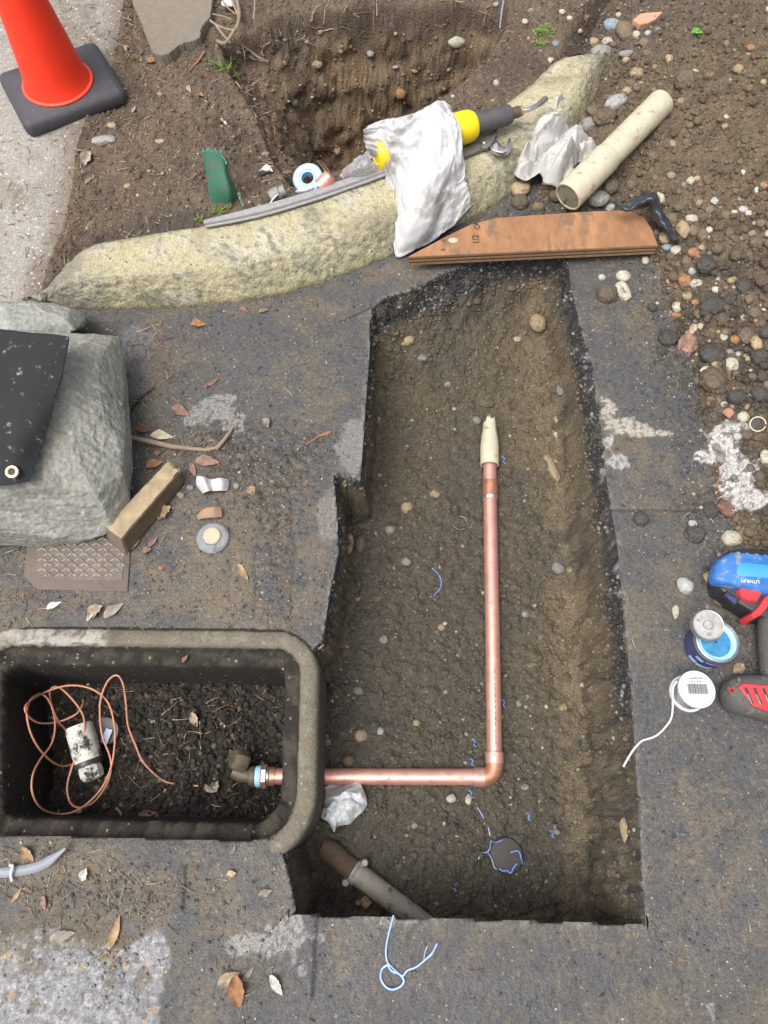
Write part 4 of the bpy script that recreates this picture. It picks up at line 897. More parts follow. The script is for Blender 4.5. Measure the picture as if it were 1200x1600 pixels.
# ---- spool of tape, copper cap, fitting, bag behind the bar
sp = thing('tape_spool', P(484, 285, .09), 'pale blue thread tape spool behind the steel bar near the curb', 'tape spool')
so = P(483, 284, .092); sax = (-.12, -.35, 1); Rs = 23*sc_at(so)
lathe('spool', [(Rs*.42, 0), (Rs*.42, .016), (Rs*.55, .0165), (Rs*.6, .0150), (Rs*.92, .0150), (Rs, .0165), (Rs*1.02, .015), (Rs*1.02, .001), (Rs, 0), (Rs*.42, 0)], m_tapeb, sp, so, axis=sax, n=48)
lathe('tape', [(Rs*.60, .0155), (Rs*.88, .0155), (Rs*.88, .0168), (Rs*.60, .0168), (Rs*.6, .0155)], m_whitep, sp, so, axis=sax, n=48)
w_ = boulder('paper_wad', rp([(458, 300, .09), (470, 292, .11), (490, 292, .105), (492, 300, .09), (466, 304, .085), (478, 298, .11)]), 'small white wad of tissue beside the pale blue spool', 'tissue', mat=m_tissue, sub=4, soft=10, amp=.002, sc=60)
cp = thing('end_cap', P(508, 285, .09), 'pinkish copper end cap leaning on the pale blue spool', 'cap'); co = P(500, 292, .095); cr = 12*sc_at(co)
lathe('cap', [(cr*.86, 0), (cr, 0), (cr, .022), (cr*.9, .030), (cr*.5, .034), (0, .035)], plain('pink_copper', (.74, .36, .28), .4, metal=.6, nscale=60), cp, co, axis=(.75, .45, .5), n=28)
fi = thing('plastic_fitting', P(436, 306, .09), 'small grey pipe fitting on the soil beside the bar', 'fitting'); fo = P(424, 308, .088); fr = 11*sc_at(fo)
lathe('barrel', [(fr*.75, 0), (fr, 0), (fr, .020), (fr*.8, .022), (fr*.78, .034), (fr*.6, .034), (fr*.6, 0)], plain('grey_plastic', (.23, .22, .21), .5), fi, fo, axis=(.9, .25, .35), n=24)
G = net([[(418, 322, .09), (424, 312, .095), (430, 304, .10)], [(424, 316, .10), (430, 308, .11), (436, 302, .10)], [(430, 312, .092), (434, 306, .10), (440, 300, .095)]], 5, 5)
tag(grid_obj('paper_scrap', G+.002*rng.standard_normal(G.shape)*0, m_paper, None, solid=.0006), 'curled white scrap beside the small grey fitting', 'paper scrap')
bag = thing('plastic_bag', P(555, 258, .09), 'crumpled clear plastic bag with a red piece, tucked under the rag end', 'plastic bag')
G = net([[(530, 278, .088), (540, 262, .105), (556, 250, .115), (575, 238, .12)], [(538, 282, .09), (552, 268, .12), (568, 258, .13), (582, 250, .128)], [(552, 284, .088), (566, 276, .105), (580, 268, .115), (592, 262, .11)]], 10, 8)
G[..., 2] += .006*(1-2*np.abs(fbm(G[..., 0], G[..., 1], 60, 3, 311)))
grid_obj('film', G, m_bag, bag, solid=.0004)
bq = rock_mesh('x', rp([(531, 276, .09), (540, 270, .105), (548, 268, .10), (548, 276, .088), (538, 282, .088), (534, 270, .09)]), sub=3, soft=14, amp=.0006)[0:2]
mk('red_piece', [Vector(v) for v in bq[0]], bq[1], m_redp, bag)
# ================================================================ GREEN PLASTIC SHARD
gs = thing('green_shard', P(345, 320, .07), 'torn green plastic pipe shard standing up out of the soil', 'plastic shard')
zg = .055
rows = [[(330, 334, zg-.02), (326, 300, zg+.03), (320, 262, zg+.075), (315, 236, zg+.105)], [(338, 336, zg-.02), (336, 300, zg+.042), (330, 262, zg+.087), (326, 234, zg+.118)],
        [(350, 338, zg-.02), (350, 302, zg+.045), (343, 262, zg+.09), (339, 236, zg+.118)], [(364, 336, zg-.02), (362, 304, zg+.04), (353, 268, zg+.082), (350, 242, zg+.108)], [(378, 322, zg-.02), (371, 300, zg+.02), (359, 275, zg+.06), (354, 248, zg+.09)]]
G = net(rows, 8, 10); G[:, -1, 2] += .006*rng.standard_normal(G.shape[0]); G[:, -2, 2] += .002*rng.standard_normal(G.shape[0])
grid_obj('shell', G, m_green, gs, solid=.003)
for (u, v, u2, v2) in [(316, 238, 338, 236), (345, 238, 356, 262), (360, 283, 368, 296), (371, 303, 380, 322)]:
    a_, b_ = P(u, v, zg+.11 if v < 250 else zg+.05), P(u2, v2, zg+.10 if v2 < 280 else zg+.02)
    V = []; Fc = []
    for k in range(14):
        p = a_.lerp(b_, k/13); s = len(V); d = Vector((random.gauss(0, .004), random.gauss(0, .003), random.uniform(.004, .011))); w = Vector((.0016, 0, 0))
        V += [p-w, p+w, p+d]; Fc.append((s, s+1, s+2))
    mk('frayed_edge', V, Fc, m_greenp, gs, smooth=False)
# ================================================================ CRUMPLED RAG 2
def crumple(name, outline, c, zc_, h, mat, label, cat, seed=0, folds=6, rings=46, thick=.0012, amp=.010):
    O = smooth_line([Vector((u, v, 0)) for u, v in outline], 16, True); n = len(O)
    V = []; Fc = []
    for j in range(rings+1):
        t = j/rings
        for k in range(n):
            u = c[0]+(O[k].x-c[0])*t; v = c[1]+(O[k].y-c[1])*t; V.append(P(u, v, zc_))
    A = np.array([p[:] for p in V]); x, y = A[:, 0], A[:, 1]; t = np.repeat(np.arange(rings+1)/rings, n); th = np.tile(np.arange(n)/n, rings+1)
    rs_ = np.random.default_rng(seed); wx = x+.010*fbm(x, y, 22, 2, seed+1); wy = y+.010*fbm(x, y, 22, 2, seed+2); fac = 0; ws = 0
    for i_ in range(5):
        an = rs_.uniform(0, math.pi); fr = rs_.uniform(9, 15) if i_ < 2 else rs_.uniform(22, 42); w_ = 1/fr
        ph = (wx*math.cos(an)+wy*math.sin(an))*fr+rs_.uniform(0, 1)+.25*fbm(x, y, fr*.5, 2, seed+20+i_); fac = fac+w_*(1-np.abs((ph % 1)*2-1)); ws += w_
    fac = fac/ws
    A[:, 2] = np.maximum(gz(x, y), zc_)+.003+h*(1-t**2.6)*(.75+.35*fbm(x, y, 10, 2, seed+5))+amp*3.2*(fac-.45)*smst(1.08, .75, t)+amp*.5*(fac)
    A[:, 0] += .004*fbm(x, y, 25, 2, seed+7)*(t > 0); A[:, 1] += .004*fbm(x, y, 25, 2, seed+8)*(t > 0)
    i = np.arange((rings+1)*n).reshape(rings+1, n); nx2 = np.roll(i, -1, 1); q = np.stack([i[:-1], nx2[:-1], nx2[1:], i[1:]], -1).reshape(-1, 4)
    off = A.mean(0); off[2] = A[:, 2].min(); me = fast_mesh(name, A-off, q[:, ::-1]); o = link(name, me, mat); o.location = off
    m = o.modifiers.new('solid', 'SOLIDIFY'); m.thickness = thick; m.offset = 1
    return tag(o, label, cat)
crumple('white_rag', [(856, 172), (868, 168), (878, 182), (878, 198), (872, 216), (884, 218), (900, 222), (926, 226), (931, 246), (908, 258), (898, 266), (892, 282), (888, 296), (868, 298), (848, 296), (840, 280), (822, 286), (804, 284), (804, 262), (822, 244), (806, 230), (806, 222), (830, 206), (842, 190)], (858, 236), .03, .055, m_grey_cloth,
        'crumpled pale grey rag heaped between the curb and the cream pipe', 'rag', seed=320, folds=9, amp=.034)
crumple('tissue', [(512, 1228), (535, 1222), (558, 1224), (572, 1238), (574, 1256), (562, 1274), (548, 1286), (528, 1290), (522, 1300), (516, 1286), (504, 1278), (496, 1262), (500, 1244)], (535, 1256), -.185, .035, m_tissue,
        'crumpled pale blue white tissue lying against the copper pipe in the trench', 'tissue', seed=340, folds=7, amp=.026)
# ================================================================ LONG CREAM PIPE on the heap
e_ = gnd(884, 330); p0 = P(887, 308, .062); p1 = P(1034, 160, .0); hh = gnd(1034, 165); p1 = P(1034, 160, hh.z+.022)
ax = (p1-p0).normalized(); Lp = (p1-p0).length; Rp = 23.5*sc_at(p0); Rq = .0318
lpipe = thing('plastic_pipe', p0, 'long cream plastic drain pipe with a wider socket end lying on the soil heap', 'pipe')
lathe('pipe', [(Rp*.86, Lp*.30), (Rp*.925, Lp*.30), (Rp*.925, Lp-.004), (Rp*.90, Lp), (Rp*.84, Lp), (Rp*.82, Lp*.9), (Rp*.82, Lp*.30)], m_pvc, lpipe, p0, axis=ax, n=48)
lathe('socket', [(Rp*.86, Lp*.42), (Rp*.935, Lp*.425), (Rp*1.0, Lp*.405), (Rp*1.01, .10), (Rp*1.01, .003), (Rp*.99, 0), (Rp*.90, 0), (Rp*.90, .04), (Rp*.88, Lp*.42)], m_pvc, lpipe, p0, axis=ax, n=48)
lathe('inner_wall', [(Rp*.89, .002), (Rp*.89, Lp*.4), (0, Lp*.41), (0, Lp*.42), (Rp*.895, Lp*.42), (Rp*.895, .002)], m_pvc_in, lpipe, p0, axis=ax, n=36)
# ================================================================ PLYWOOD over the trench end
bt = .046; th_ = .024
outl = [(637, 402), (668, 385), (700, 368), (738, 350), (775, 341), (840, 336), (900, 332), (960, 329), (990, 331), (1008, 342), (1020, 362), (1028, 384)]
pw_ = thing('plywood_board', P(830, 370, bt-th_), 'curved orange brown offcut of plywood lying across the far end of the trench', 'board')
poly = px(outl, bt); ne = 5; tl = th_/ne
for k in range(ne):
    z1 = bt-k*tl; ins = [0, .0013, .0002, .0016, .0004][k]
    loft('ply', [(p.x, p.y) for p in poly], [(z1-tl+.0001, ins), (z1-.0001, ins)], [m_plye, m_plyd, m_plye, m_plyd, m_plye][k], pw_, auto=30)
loft('top_veneer', [(p.x, p.y) for p in poly], [(bt, .0004), (bt+.0012, .0009)], m_ply, pw_, auto=30)
bdir = (P(1028, 384, bt)-P(637, 402, bt)).normalized(); bup = Vector((0, 0, 1)); side_ = Vector((-bdir.y, bdir.x, 0))
for (s, u, v, z) in [('CAT', 745, 350, .016), ('1/2', 744, 374, .020), ('G', 694, 376, .012), ('8', 693, 390, .012)]:
    text_obj(s, z, P(u, v, bt+.0016), frame_rot(side_, (0, 0, 1)), m_ink, pw_, ext=.0001, bold=True)
kn = thing('wood_chip', P(708, 376, bt), 'tiny cream knot of foam stuck on the orange plywood near its pointed end', 'chip')
for r_, z_, mm_ in ((.0085, .0018, m_plug), (.0055, .0026, m_leaf)):
    loft('foam', [(P(708, 376, bt).x+r_*math.cos(a)*1.25, P(708, 376, bt).y+r_*math.sin(a)*.8) for a in np.linspace(0, 6.28, 17)[:-1]], [(bt+.0012, 0), (bt+.0012+z_, .0015)], m_plug, kn)
# black polythene strip
G = net([[(954, 308, .08), (958, 318, .08), (966, 324, .07)], [(975, 322, .09), (978, 332, .085), (984, 326, .075)], [(1000, 306, .085), (1004, 316, .10), (1004, 328, .07)], [(1022, 302, .085), (1020, 314, .105), (1014, 324, .08)], [(1034, 326, .07), (1026, 332, .085), (1016, 340, .06)], [(1046, 350, .055), (1038, 356, .07), (1026, 356, .05)], [(1062, 378, .04), (1054, 378, .05), (1046, 372, .04)]], 9, 7)
gg = np.maximum(G[..., 2], gz(G[..., 0].ravel(), G[..., 1].ravel()).reshape(G.shape[:2])+.006); G[..., 2] = gg+.006*(1-2*np.abs(fbm(G[..., 0], G[..., 1], 40, 2, 350)))
tag(grid_obj('plastic_strip', G, m_blackp, None, solid=.0008), 'crumpled strip of black plastic film at the right end of the plywood', 'plastic strip')
# ================================================================ WOOD BLOCK
def hexa(name, bot, top, mat, parent, bevel=.002, sub=0):
    V = bot+top; Fc = [(3, 2, 1, 0), (4, 5, 6, 7)]+[(i, (i+1) % 4, 4+(i+1) % 4, 4+i) for i in range(4)]
    return mk(name, V, Fc, mat, parent, smooth=False, bevel=bevel)
wb = thing('wood_block', P(220, 800, 0), 'short split block of pale wood with a dark side lying against the boulder', 'wood block')
zt1, zt2 = .050, .044
T = [P(164, 823, zt1), P(189, 841, zt1*.97), P(279, 737, zt2), P(260, 724, zt2)]
Bm = [P(170, 846, .0), P(199, 868, .0), P(287, 757, .0), P(266, 742, .0)]
def gridded(a, b, c, d, nu, nv, amp, seed):
    G = np.array([[(a.lerp(b, j/nv)).lerp(d.lerp(c, j/nv), i/nu)[:] for j in range(nv+1)] for i in range(nu+1)]); return G
g1 = gridded(T[0], T[1], T[2], T[3], 40, 12, 0, 0); n_ = fbm(g1[..., 0], g1[..., 1], 40, 3, 360); g1[..., 2] += .0020*n_
g1[-4:, :, 1] += .003*np.abs(rng.standard_normal(13))[None, :]
grid_obj('split_face', g1, m_wood, wb, solid=.002)
for k, (i0, i1) in enumerate([(1, 2), (0, 1), (3, 0), (2, 3)]):
    g1 = gridded(Bm[i0], T[i0]-Vector((0, 0, .0015)), T[i1]-Vector((0, 0, .0015)), Bm[i1], 26, 10, 0, 0); grid_obj(['dark_side', 'cut_end', 'rear_side', 'far_end'][k], g1, [m_woodd, plain('sawn_grey_end', (.17, .135, .095), .9, nscale=90, var=.3, bump=.5), m_woodd, m_wood][k], wb, solid=.001)
V = []; Fc = []
for k in range(12):
    p = T[3].lerp(T[2], k/11); s = len(V); w = (T[2]-T[3])*.045; h_ = random.uniform(.003, .009); V += [p-w-Vector((0, 0, .006)), p+w-Vector((0, 0, .006)), p+w*.4+Vector((.002, h_, -.001)), p-w*.3+Vector((.001, h_*.8, -.001))]; Fc.append((s, s+1, s+2, s+3))
mk('splintered_end', V, Fc, m_wood, wb, smooth=False)
# ================================================================ IRON LID (diamond tread) under the boulder
il = thing('iron_lid', P(120, 880, 0), 'small rusty iron lid with a raised diamond tread half under the boulder', 'lid')
loft('frame', px([(45, 836), (160, 830), (205, 838), (200, 925), (60, 922), (38, 900)], .001), [(-.01, 0), (.0035, 0), (.0045, .0015)], plain('brown_rust_frame', (.135, .112, .095), .8, nscale=60, var=.2), il, sm=0)
loft('plate', px([(60, 838), (172, 834), (196, 842), (192, 908), (80, 907), (52, 893)], .0045), [(.0030, 0), (.0056, .001)], m_iron, il)
V = []; Fc = []
for r in range(9):
    for c in range(7):
        for sgn in (1, -1):
            u = 62+c*19+(9 if r % 2 else 0); v = 842+r*8.0
            if u > 186-max(0, (r-5))*9 or v > 904: continue
            p = P(u, v, .0054); ang = sgn*.55
            if sgn < 0: p = p+Vector((.0085, 0, 0))
            d = Vector((math.cos(ang), math.sin(ang), 0)); s = Vector((-d.y, d.x, 0)); k = len(V); l_ = .0088; w = .0024; h_ = .0030
            V += [p-d*l_, p-s*w, p+d*l_, p+s*w, p-d*l_*.7+Vector((0, 0, h_)), p+d*l_*.7+Vector((0, 0, h_))]
            Fc += [(k, k+1, k+5, k+4), (k+1, k+2, k+5), (k+2, k+3, k+4, k+5), (k+3, k, k+4)]
tr = mk('tread', V, Fc, plain('worn_tread', (.33, .30, .26), .6, metal=.2, nscale=70, var=.35, bump=.3), il, smooth=False); tr['kind'] = 'stuff'
# ================================================================ small things on the left pavement
G = net([[(308, 744, .004), (308, 758, .003), (318, 772, .001)], [(318, 746, .022), (320, 756, .030), (326, 768, .018)], [(330, 750, .010), (330, 759, .012), (334, 768, .006)], [(344, 748, .018), (345, 756, .022), (345, 767, .012)], [(357, 750, .004), (358, 758, .003), (355, 768, .001)]], 8, 6)
G[..., 2] += .002; tag(grid_obj('plastic_curl', G, m_whitep, None, solid=.0012), 'curled white plastic strip resting on the pavement above the round disc', 'plastic scrap')
G = net([[(309, 806, .004), (311, 812, .002)], [(318, 796, .014), (320, 810, .012)], [(332, 792, .017), (333, 809, .013)], [(345, 793, .008), (347, 808, .004)]], 8, 8)
tag(grid_obj('bark_chip', G, plain('tan_chip', (.33, .22, .14), .85, nscale=60, var=.3, bump=.4, dirt=.5, dirtcol=(.25, .21, .16)), None, solid=.002), 'tan bark chip with an orange broken edge just above the grey disc', 'chip')
dc = thing('cement_disc', P(333, 840, 0), 'round grey cement disc with a cream plug in its centre on the pavement', 'disc'); R_ = 25*sc_at(P(333, 840))
lathe('ring', [(R_*.52, 0), (R_*1.0, 0), (R_*1.03, .002), (R_*.97, .005), (R_*.8, .0075), (R_*.58, .008), (R_*.52, .006)], m_washer, dc, P(333, 841, .0005), n=40)
lathe('plug', [(0, .002), (R_*.56, .002), (R_*.56, .010), (R_*.5, .012), (0, .012)], m_plug, dc, P(333, 840, .0005), n=36)
st = thing('stick', P(290, 700, 0), 'long dry brown stick lying on the pavement from the boulder edge', 'stick')
tube('shaft', [P(206, 684, .012), P(235, 690, .010), (P(270, 698, .009)), P(300, 701, .007), P(322, 703, .006), P(336, 700, .006)], [.0045, .005, .0048, .0038, .0036, .003], m_twig, st, n=8)
tube('fork', [P(337, 702, .006), P(348, 690, .009), P(358, 677, .012), P(365, 665, .013)], [.0045, .004, .003, .002], m_twig, st, n=8)
# ================================================================ FLUX CAN + LID, SOLDER SPOOL
fc = P(1101, 1012, 0); fR = 33*sc_at(P(1101, 1012, .0)); FH = .052
can = thing('flux_can', fc, 'small open tin of pale blue paste with a dark blue label on the right pavement', 'tin')
lathe('body', [(0, 0), (fR*.96, 0), (fR*1.0, .0015), (fR*1.0, FH*.88), (fR*.98, FH*.93), (fR*.98, FH), (fR*.93, FH+.0012), (fR*.90, FH), (fR*.90, FH-.010), (0, FH-.010)], plain('tin_metal', (.50, .49, .50), .35, metal=.85), can, fc, n=56)
lathe('label', [(fR*1.0, .003), (fR*1.012, .003), (fR*1.012, FH*.84), (fR*1.0, FH*.84)], m_navy, can, fc, n=56)
lathe('paste_ring', [(fR*.89, FH-.004), (fR*.70, FH-.006), (fR*.66, FH-.009), (fR*.86, FH-.010), (fR*.89, FH-.004)], m_ltblue, can, fc, n=48)
lathe('paste', [(0, FH-.0085), (fR*.3, FH-.0078), (fR*.66, FH-.0082), (fR*.66, FH-.012), (0, FH-.012)], m_blueflux, can, fc, n=40)
# printed bars and band on the label (facing the camera side)
for k in range(16):
    a = math.radians(232+k*2.6); w = math.radians(.9 if k % 3 else 1.5); V = []
    for (aa, z) in ((a-w, .004), (a+w, .004), (a+w, .013), (a-w, .013)): V.append(fc+Vector((math.cos(aa), math.sin(aa), 0))*(fR*1.016)+Vector((0, 0, z)))
    mk('label_print', V, [(0, 1, 2, 3)], m_print, can, smooth=False)
for (a0_, a1_, z0_, z1_) in [(205, 228, .006, .016), (240, 285, .033, .036), (214, 236, .026, .034)]:
    V = []; Fc = []
    for j in range(9):
        aa = math.radians(a0_+(a1_-a0_)*j/8)
        for z in (z0_, z1_): V.append(fc+Vector((math.cos(aa), math.sin(aa), 0))*(fR*1.015)+Vector((0, 0, z)))
    for j in range(8): Fc.append((2*j, 2*j+2, 2*j+3, 2*j+1))
    mk('label_band', V, Fc, m_bestrip if 'm_bestrip' in globals() else m_bluestr2, can)
lc = P(1101, 976, .050); lc = fc+Vector((-.010, .030, 0)); lc.z = FH+.004
lid = thing('tin_lid', lc, 'round embossed metal lid resting askew on the open blue tin', 'lid')
lax = Vector((-.10, -.10, 1)).normalized(); lR = 24*sc_at(P(1101, 972, .06))
lid_o = P(1103, 978, FH+.006)
lathe('cap', [(lR*.94, 0), (lR*1.0, .0004), (lR*1.01, .0025), (lR*.98, .0035), (lR*1.01, .005), (lR*.98, .0065), (lR*1.0, .010), (lR*.96, .0125), (lR*.90, .0122), (lR*.88, .0112), (lR*.32, .0112), (lR*.30, .0122), (lR*.26, .0112), (0, .0112)], plain('lid_metal', (.42, .415, .41), .38, metal=.75, nscale=90, var=.2, bump=.2, dirt=.64, dirtcol=(.25, .24, .23), dscale=90), lid, lid_o, axis=lax, n=56)
for i, chh in enumerate('BRUSH'):
    a = math.radians(150-i*30); rr = lR*.62
    text_obj(chh, lR*.40, lid_o+lax*.0118+Vector((math.cos(a)*rr, math.sin(a)*rr, 0)), (0, 0, a-math.pi/2), m_galv, lid, ext=.0003)
for i, chh in enumerate('IN'):
    a = math.radians(235+i*30); rr = lR*.62
    text_obj(chh, lR*.36, lid_o+lax*.0118+Vector((math.cos(a)*rr, math.sin(a)*rr, 0)), (0, 0, a+math.pi/2), m_galv, lid, ext=.0003)
# solder spool
so = P(1073, 1084, .0); sR = 29*sc_at(P(1080, 1076, .03))
ss = thing('solder_spool', so, 'white spool of silvery solder wire standing on the right pavement with a barcode on top', 'spool'); sax = Vector((.05, .04, 1)).normalized()
lathe('flange', [(0, 0), (sR, 0), (sR, .003), (0, .003)], m_whitep, ss, so+Vector((0, 0, .001)), axis=sax, n=48)
V, Fc = tube_vf([so+sax*(.004+.027*k/260)+Vector((math.cos(k*.36), math.sin(k*.36), 0))*(sR*.84) for k in range(261)], .0016, 6); mk('wire_coil', V, Fc, m_solder, ss)
lathe('core', [(0, .002), (sR*.84, .002), (sR*.84, .032), (0, .032)], m_solder, ss, so, axis=sax, n=40)
lathe('flange', [(0, .032), (sR*.98, .032), (sR, .0335), (sR, .0375), (sR*.98, .0385), (sR*.84, .0385), (sR*.83, .0392), (0, .0392)], m_whitep, ss, so, axis=sax, n=48)
topc = so+sax*.0395
lathe('rim_line', [(sR*.835, 0), (sR*.85, 0), (sR*.85, .0003), (sR*.835, .0003), (sR*.835, 0)], m_washer, ss, topc, axis=sax, n=48)
x_ = -.0155
k = 0
for w in [1, .6, 1.5, .6, .8, 1.2, .5, 1.8, .6, .9, 1.4, .6, .7, 1.6, .6, 1.1, .8, .5, 1.3, .7, .9]:
    V = [topc+Vector((x_, -.008, .0004+x_*-.05)), topc+Vector((x_+w*.0008, -.008, .0004+x_*-.05)), topc+Vector((x_+w*.0008, .008, .0002+x_*-.05)), topc+Vector((x_, .008, .0002+x_*-.05))]
    V = [v+sax*.0006 for v in V]; mk('barcode_bar', V, [(0, 1, 2, 3)], m_bprint, ss, smooth=False); x_ += w*.0008+.0008
text_obj('SOLDER WIRE', .0036, topc+sax*.0008+Vector((0, .0165, 0)), (0, 0, 0), m_bprint, ss, ext=.0001)
text_obj('0 51711 02100 1', .0030, topc+sax*.0008+Vector((0, .0112, 0)), (0, 0, 0), m_bprint, ss, ext=.0001)
wp = [P(1058, 1064, .032), P(1052, 1074, .028), P(1051, 1090, .018), P(1051, 1108, .006), P(1048, 1124, .004), P(1038, 1138, .003), P(1026, 1149, .003), P(1014, 1154, .004), P(1004, 1157, .004), P(996, 1164, .004), P(988, 1174, .003), P(980, 1187, .0), P(974, 1198, -.004)]
tube('loose_wire', smooth_line(wp, 6), .0017, m_whitep, ss, n=8)
# ================================================================ IMPACT DRIVER lying on its side
dr = thing('power_drill', P(1180, 980, 0), 'cordless impact driver with a blue battery and red vents lying at the right edge', 'drill')
bo = [(1112, 908), (1111, 893), (1116, 876), (1126, 864), (1142, 858), (1160, 858), (1230, 866), (1330, 878), (1345, 930), (1330, 968), (1262, 985), (1200, 972), (1172, 962), (1150, 948), (1128, 934), (1115, 922)]
bo = [(u+11, v-2) for u, v in bo]
prismv('battery', bo, .004, .052, m_blk, dr, .004)
bs = [(1115, 904), (1116, 888), (1122, 875), (1131, 866), (1144, 861), (1160, 861), (1230, 869), (1325, 881), (1334, 926), (1300, 938), (1240, 932), (1198, 925), (1165, 918), (1135, 912), (1120, 910)]
loft('battery_shell', px(bs, .070), [(.050, 0), (.064, .0008), (.070, .004), (.072, .008)], m_battb, dr, auto=50)
loft('charge_window', px([(1152, 884), (1160, 878), (1240, 886), (1300, 892), (1300, 908), (1230, 906), (1156, 900), (1150, 894)], .0735), [(.0715, 0), (.0732, .0008), (.0738, .002)], m_battc, dr)
for k in range(5): loft('shell_rib', px([(1150+k*14, 862+k*1.5), (1156+k*14, 863+k*1.5), (1156+k*14, 868+k*1.5), (1150+k*14, 867+k*1.5)], .071), [(.069, 0), (.0738, .0008)], m_battb, dr)
text_obj('LITHIUM', .0080, P(1172, 908, .0735), (0, 0, math.pi-.08), m_print, dr, ext=.0001, bold=True)
loft('foot_clip', px([(1128, 929), (1136, 922), (1157, 936), (1150, 948)], .056), [(.046, 0), (.056, .0006), (.058, .002)], m_blk, dr)
loft('clip_window', px([(1132, 930), (1137, 926), (1152, 936), (1148, 943)], .0592), [(.0575, 0), (.0588, .0004)], m_navy, dr)
loft('release_tab', px([(1153, 921), (1158, 917), (1190, 922), (1192, 928), (1184, 940), (1172, 940), (1160, 934)], .062), [(.050, 0), (.060, .0008), (.062, .0022)], m_red, dr)
loft('red_band', px([(1171, 960), (1184, 948), (1194, 932), (1204, 926), (1214, 930), (1202, 948), (1190, 962), (1178, 968)], .060), [(.020, 0), (.058, .0008), (.060, .002)], m_red, dr)
V, Fc = tube_vf([P(1214, 960, .036), P(1207, 985, .036), P(1206, 1010, .034), P(1208, 1035, .033), P(1214, 1065, .034)], [.030, .0235, .0215, .0215, .026], 24, squash=.95); mk('handle', V, Fc, m_softgrip, dr)
bo2 = [(1134, 1078), (1138, 1064), (1148, 1056), (1162, 1052), (1200, 1052), (1260, 1050), (1340, 1060), (1345, 1130), (1280, 1140), (1215, 1128), (1180, 1119), (1150, 1110), (1138, 1096)]
loft('motor_housing', px(bo2, .045), [(.002, .012), (.010, .004), (.022, 0), (.040, .001), (.052, .006), (.058, .014), (.060, .022)], m_softgrip, dr, sm=4, auto=60)
loft('vent_panel', px([(1154, 1073), (1160, 1067), (1200, 1070), (1270, 1076), (1270, 1120), (1200, 1112), (1176, 1102)], .0625), [(.056, 0), (.0615, .0006), (.0625, .002)], m_red, dr)
for k in range(6):
    u = 1163+k*14; loft('vent_slot', px([(u, 1074+k*.6), (u+4, 1074+k*.6), (u+15, 1099+k*1.2), (u+11, 1101+k*1.2)], .0632), [(.0622, 0), (.0629, .0002)], m_bprint, dr); 
    loft('vent_rib', px([(u+4.5, 1084+k*.6), (u+6, 1084+k*.6), (u+13, 1100+k*1.2), (u+11, 1100+k*1.2)], .0636), [(.0629, 0), (.0633, .0001)], m_galv, dr)
for (u, v) in [(1250, 1062), (1215, 1120), (1292, 1066), (1155, 1062)]:
    lathe('screw', [(0, 0), (.0032, 0), (.0032, .001), (.0016, .0012), (.0014, .0002), (0, .0002)], m_dsteel, dr, P(u, v, .0585), n=14)
tube('housing_seam', [P(u, v, .0445) for u, v in [(1133, 1080), (1137, 1062), (1150, 1053), (1200, 1049), (1270, 1047)]], .0007, m_bprint, dr, n=5)
tube('battery_seam', [P(u, v, .0515) for u, v in [(1113, 906), (1124, 917), (1146, 925), (1200, 938), (1290, 952)]], .0009, m_bprint, dr, n=5)
for k in range(4): loft('latch_rib', px([(1112.5+k*1.5, 898-k*7), (1116+k*1.5, 899-k*7), (1117+k*1.5, 895-k*7), (1113.5+k*1.5, 894-k*7)], .045), [(.030, 0), (.046, .0006)], m_battb, dr)
text_obj('M', .012, P(1143, 1078, .060), (0, 0, .15), m_red, dr, ext=.0010, bold=True)
# ================================================================ METER BOX CONTENTS
vz = gz(P(130, 1165, -.17).x, P(130, 1165, -.17).y)
vv = thing('shutoff_valve', P(130, 1170, -.18), 'cylindrical valve body with peeling white paint lying in the meter box', 'valve')
q1, q2 = P(123, 1133, -.125), P(138, 1188, -.135); q3 = P(143, 1212, -.15)
axv = (q2-q1).normalized(); rv = 21*sc_at(q1)
lathe('body', [(0, 0), (rv*.9, 0), (rv, .004), (rv, (q2-q1).length*.8), (rv*.98, (q2-q1).length), (rv*.7, (q2-q1).length+.002), (0, (q2-q1).length+.002)], m_peel, vv, q1, axis=axv, n=36)
lathe('rubber_ring', [(0, 0), (rv*1.05, 0), (rv*1.08, .004), (rv*1.02, .008), (0, .008)], m_blk, vv, q2+axv*.001, axis=axv, n=32)
lathe('end_nut', [(0, 0), (rv*.80, 0), (rv*.86, .012), (rv*.8, .024), (rv*.6, .027), (0, .028)], m_peel, vv, q2+axv*.008, axis=axv, n=10)
wm = thing('water_meter', P(165, 1145, -.18), 'round grey meter face with a pale blue label beside the peeling valve', 'meter'); wo = P(165, 1142, -.155); rw = 20*sc_at(wo)
lathe('housing', [(0, -.03), (rw*1.1, -.03), (rw*1.08, -.002), (rw, .004), (rw*.92, .004), (rw*.9, .001), (0, .001)], plain('murky_grey_metal', (.12, .11, .10), .6, nscale=70, var=.3, dirt=.55, dirtcol=(.04, .035, .03)), wm, wo, axis=(.1, -.2, 1), n=36)
lp_ = px([(156, 1158), (166, 1138), (176, 1140), (166, 1164)], -.149); loft('label', lp_, [(-.1525, 0), (-.1495, 0)], m_tapeb if False else plain('pale_blue_label', (.40, .48, .66), .5), wm)
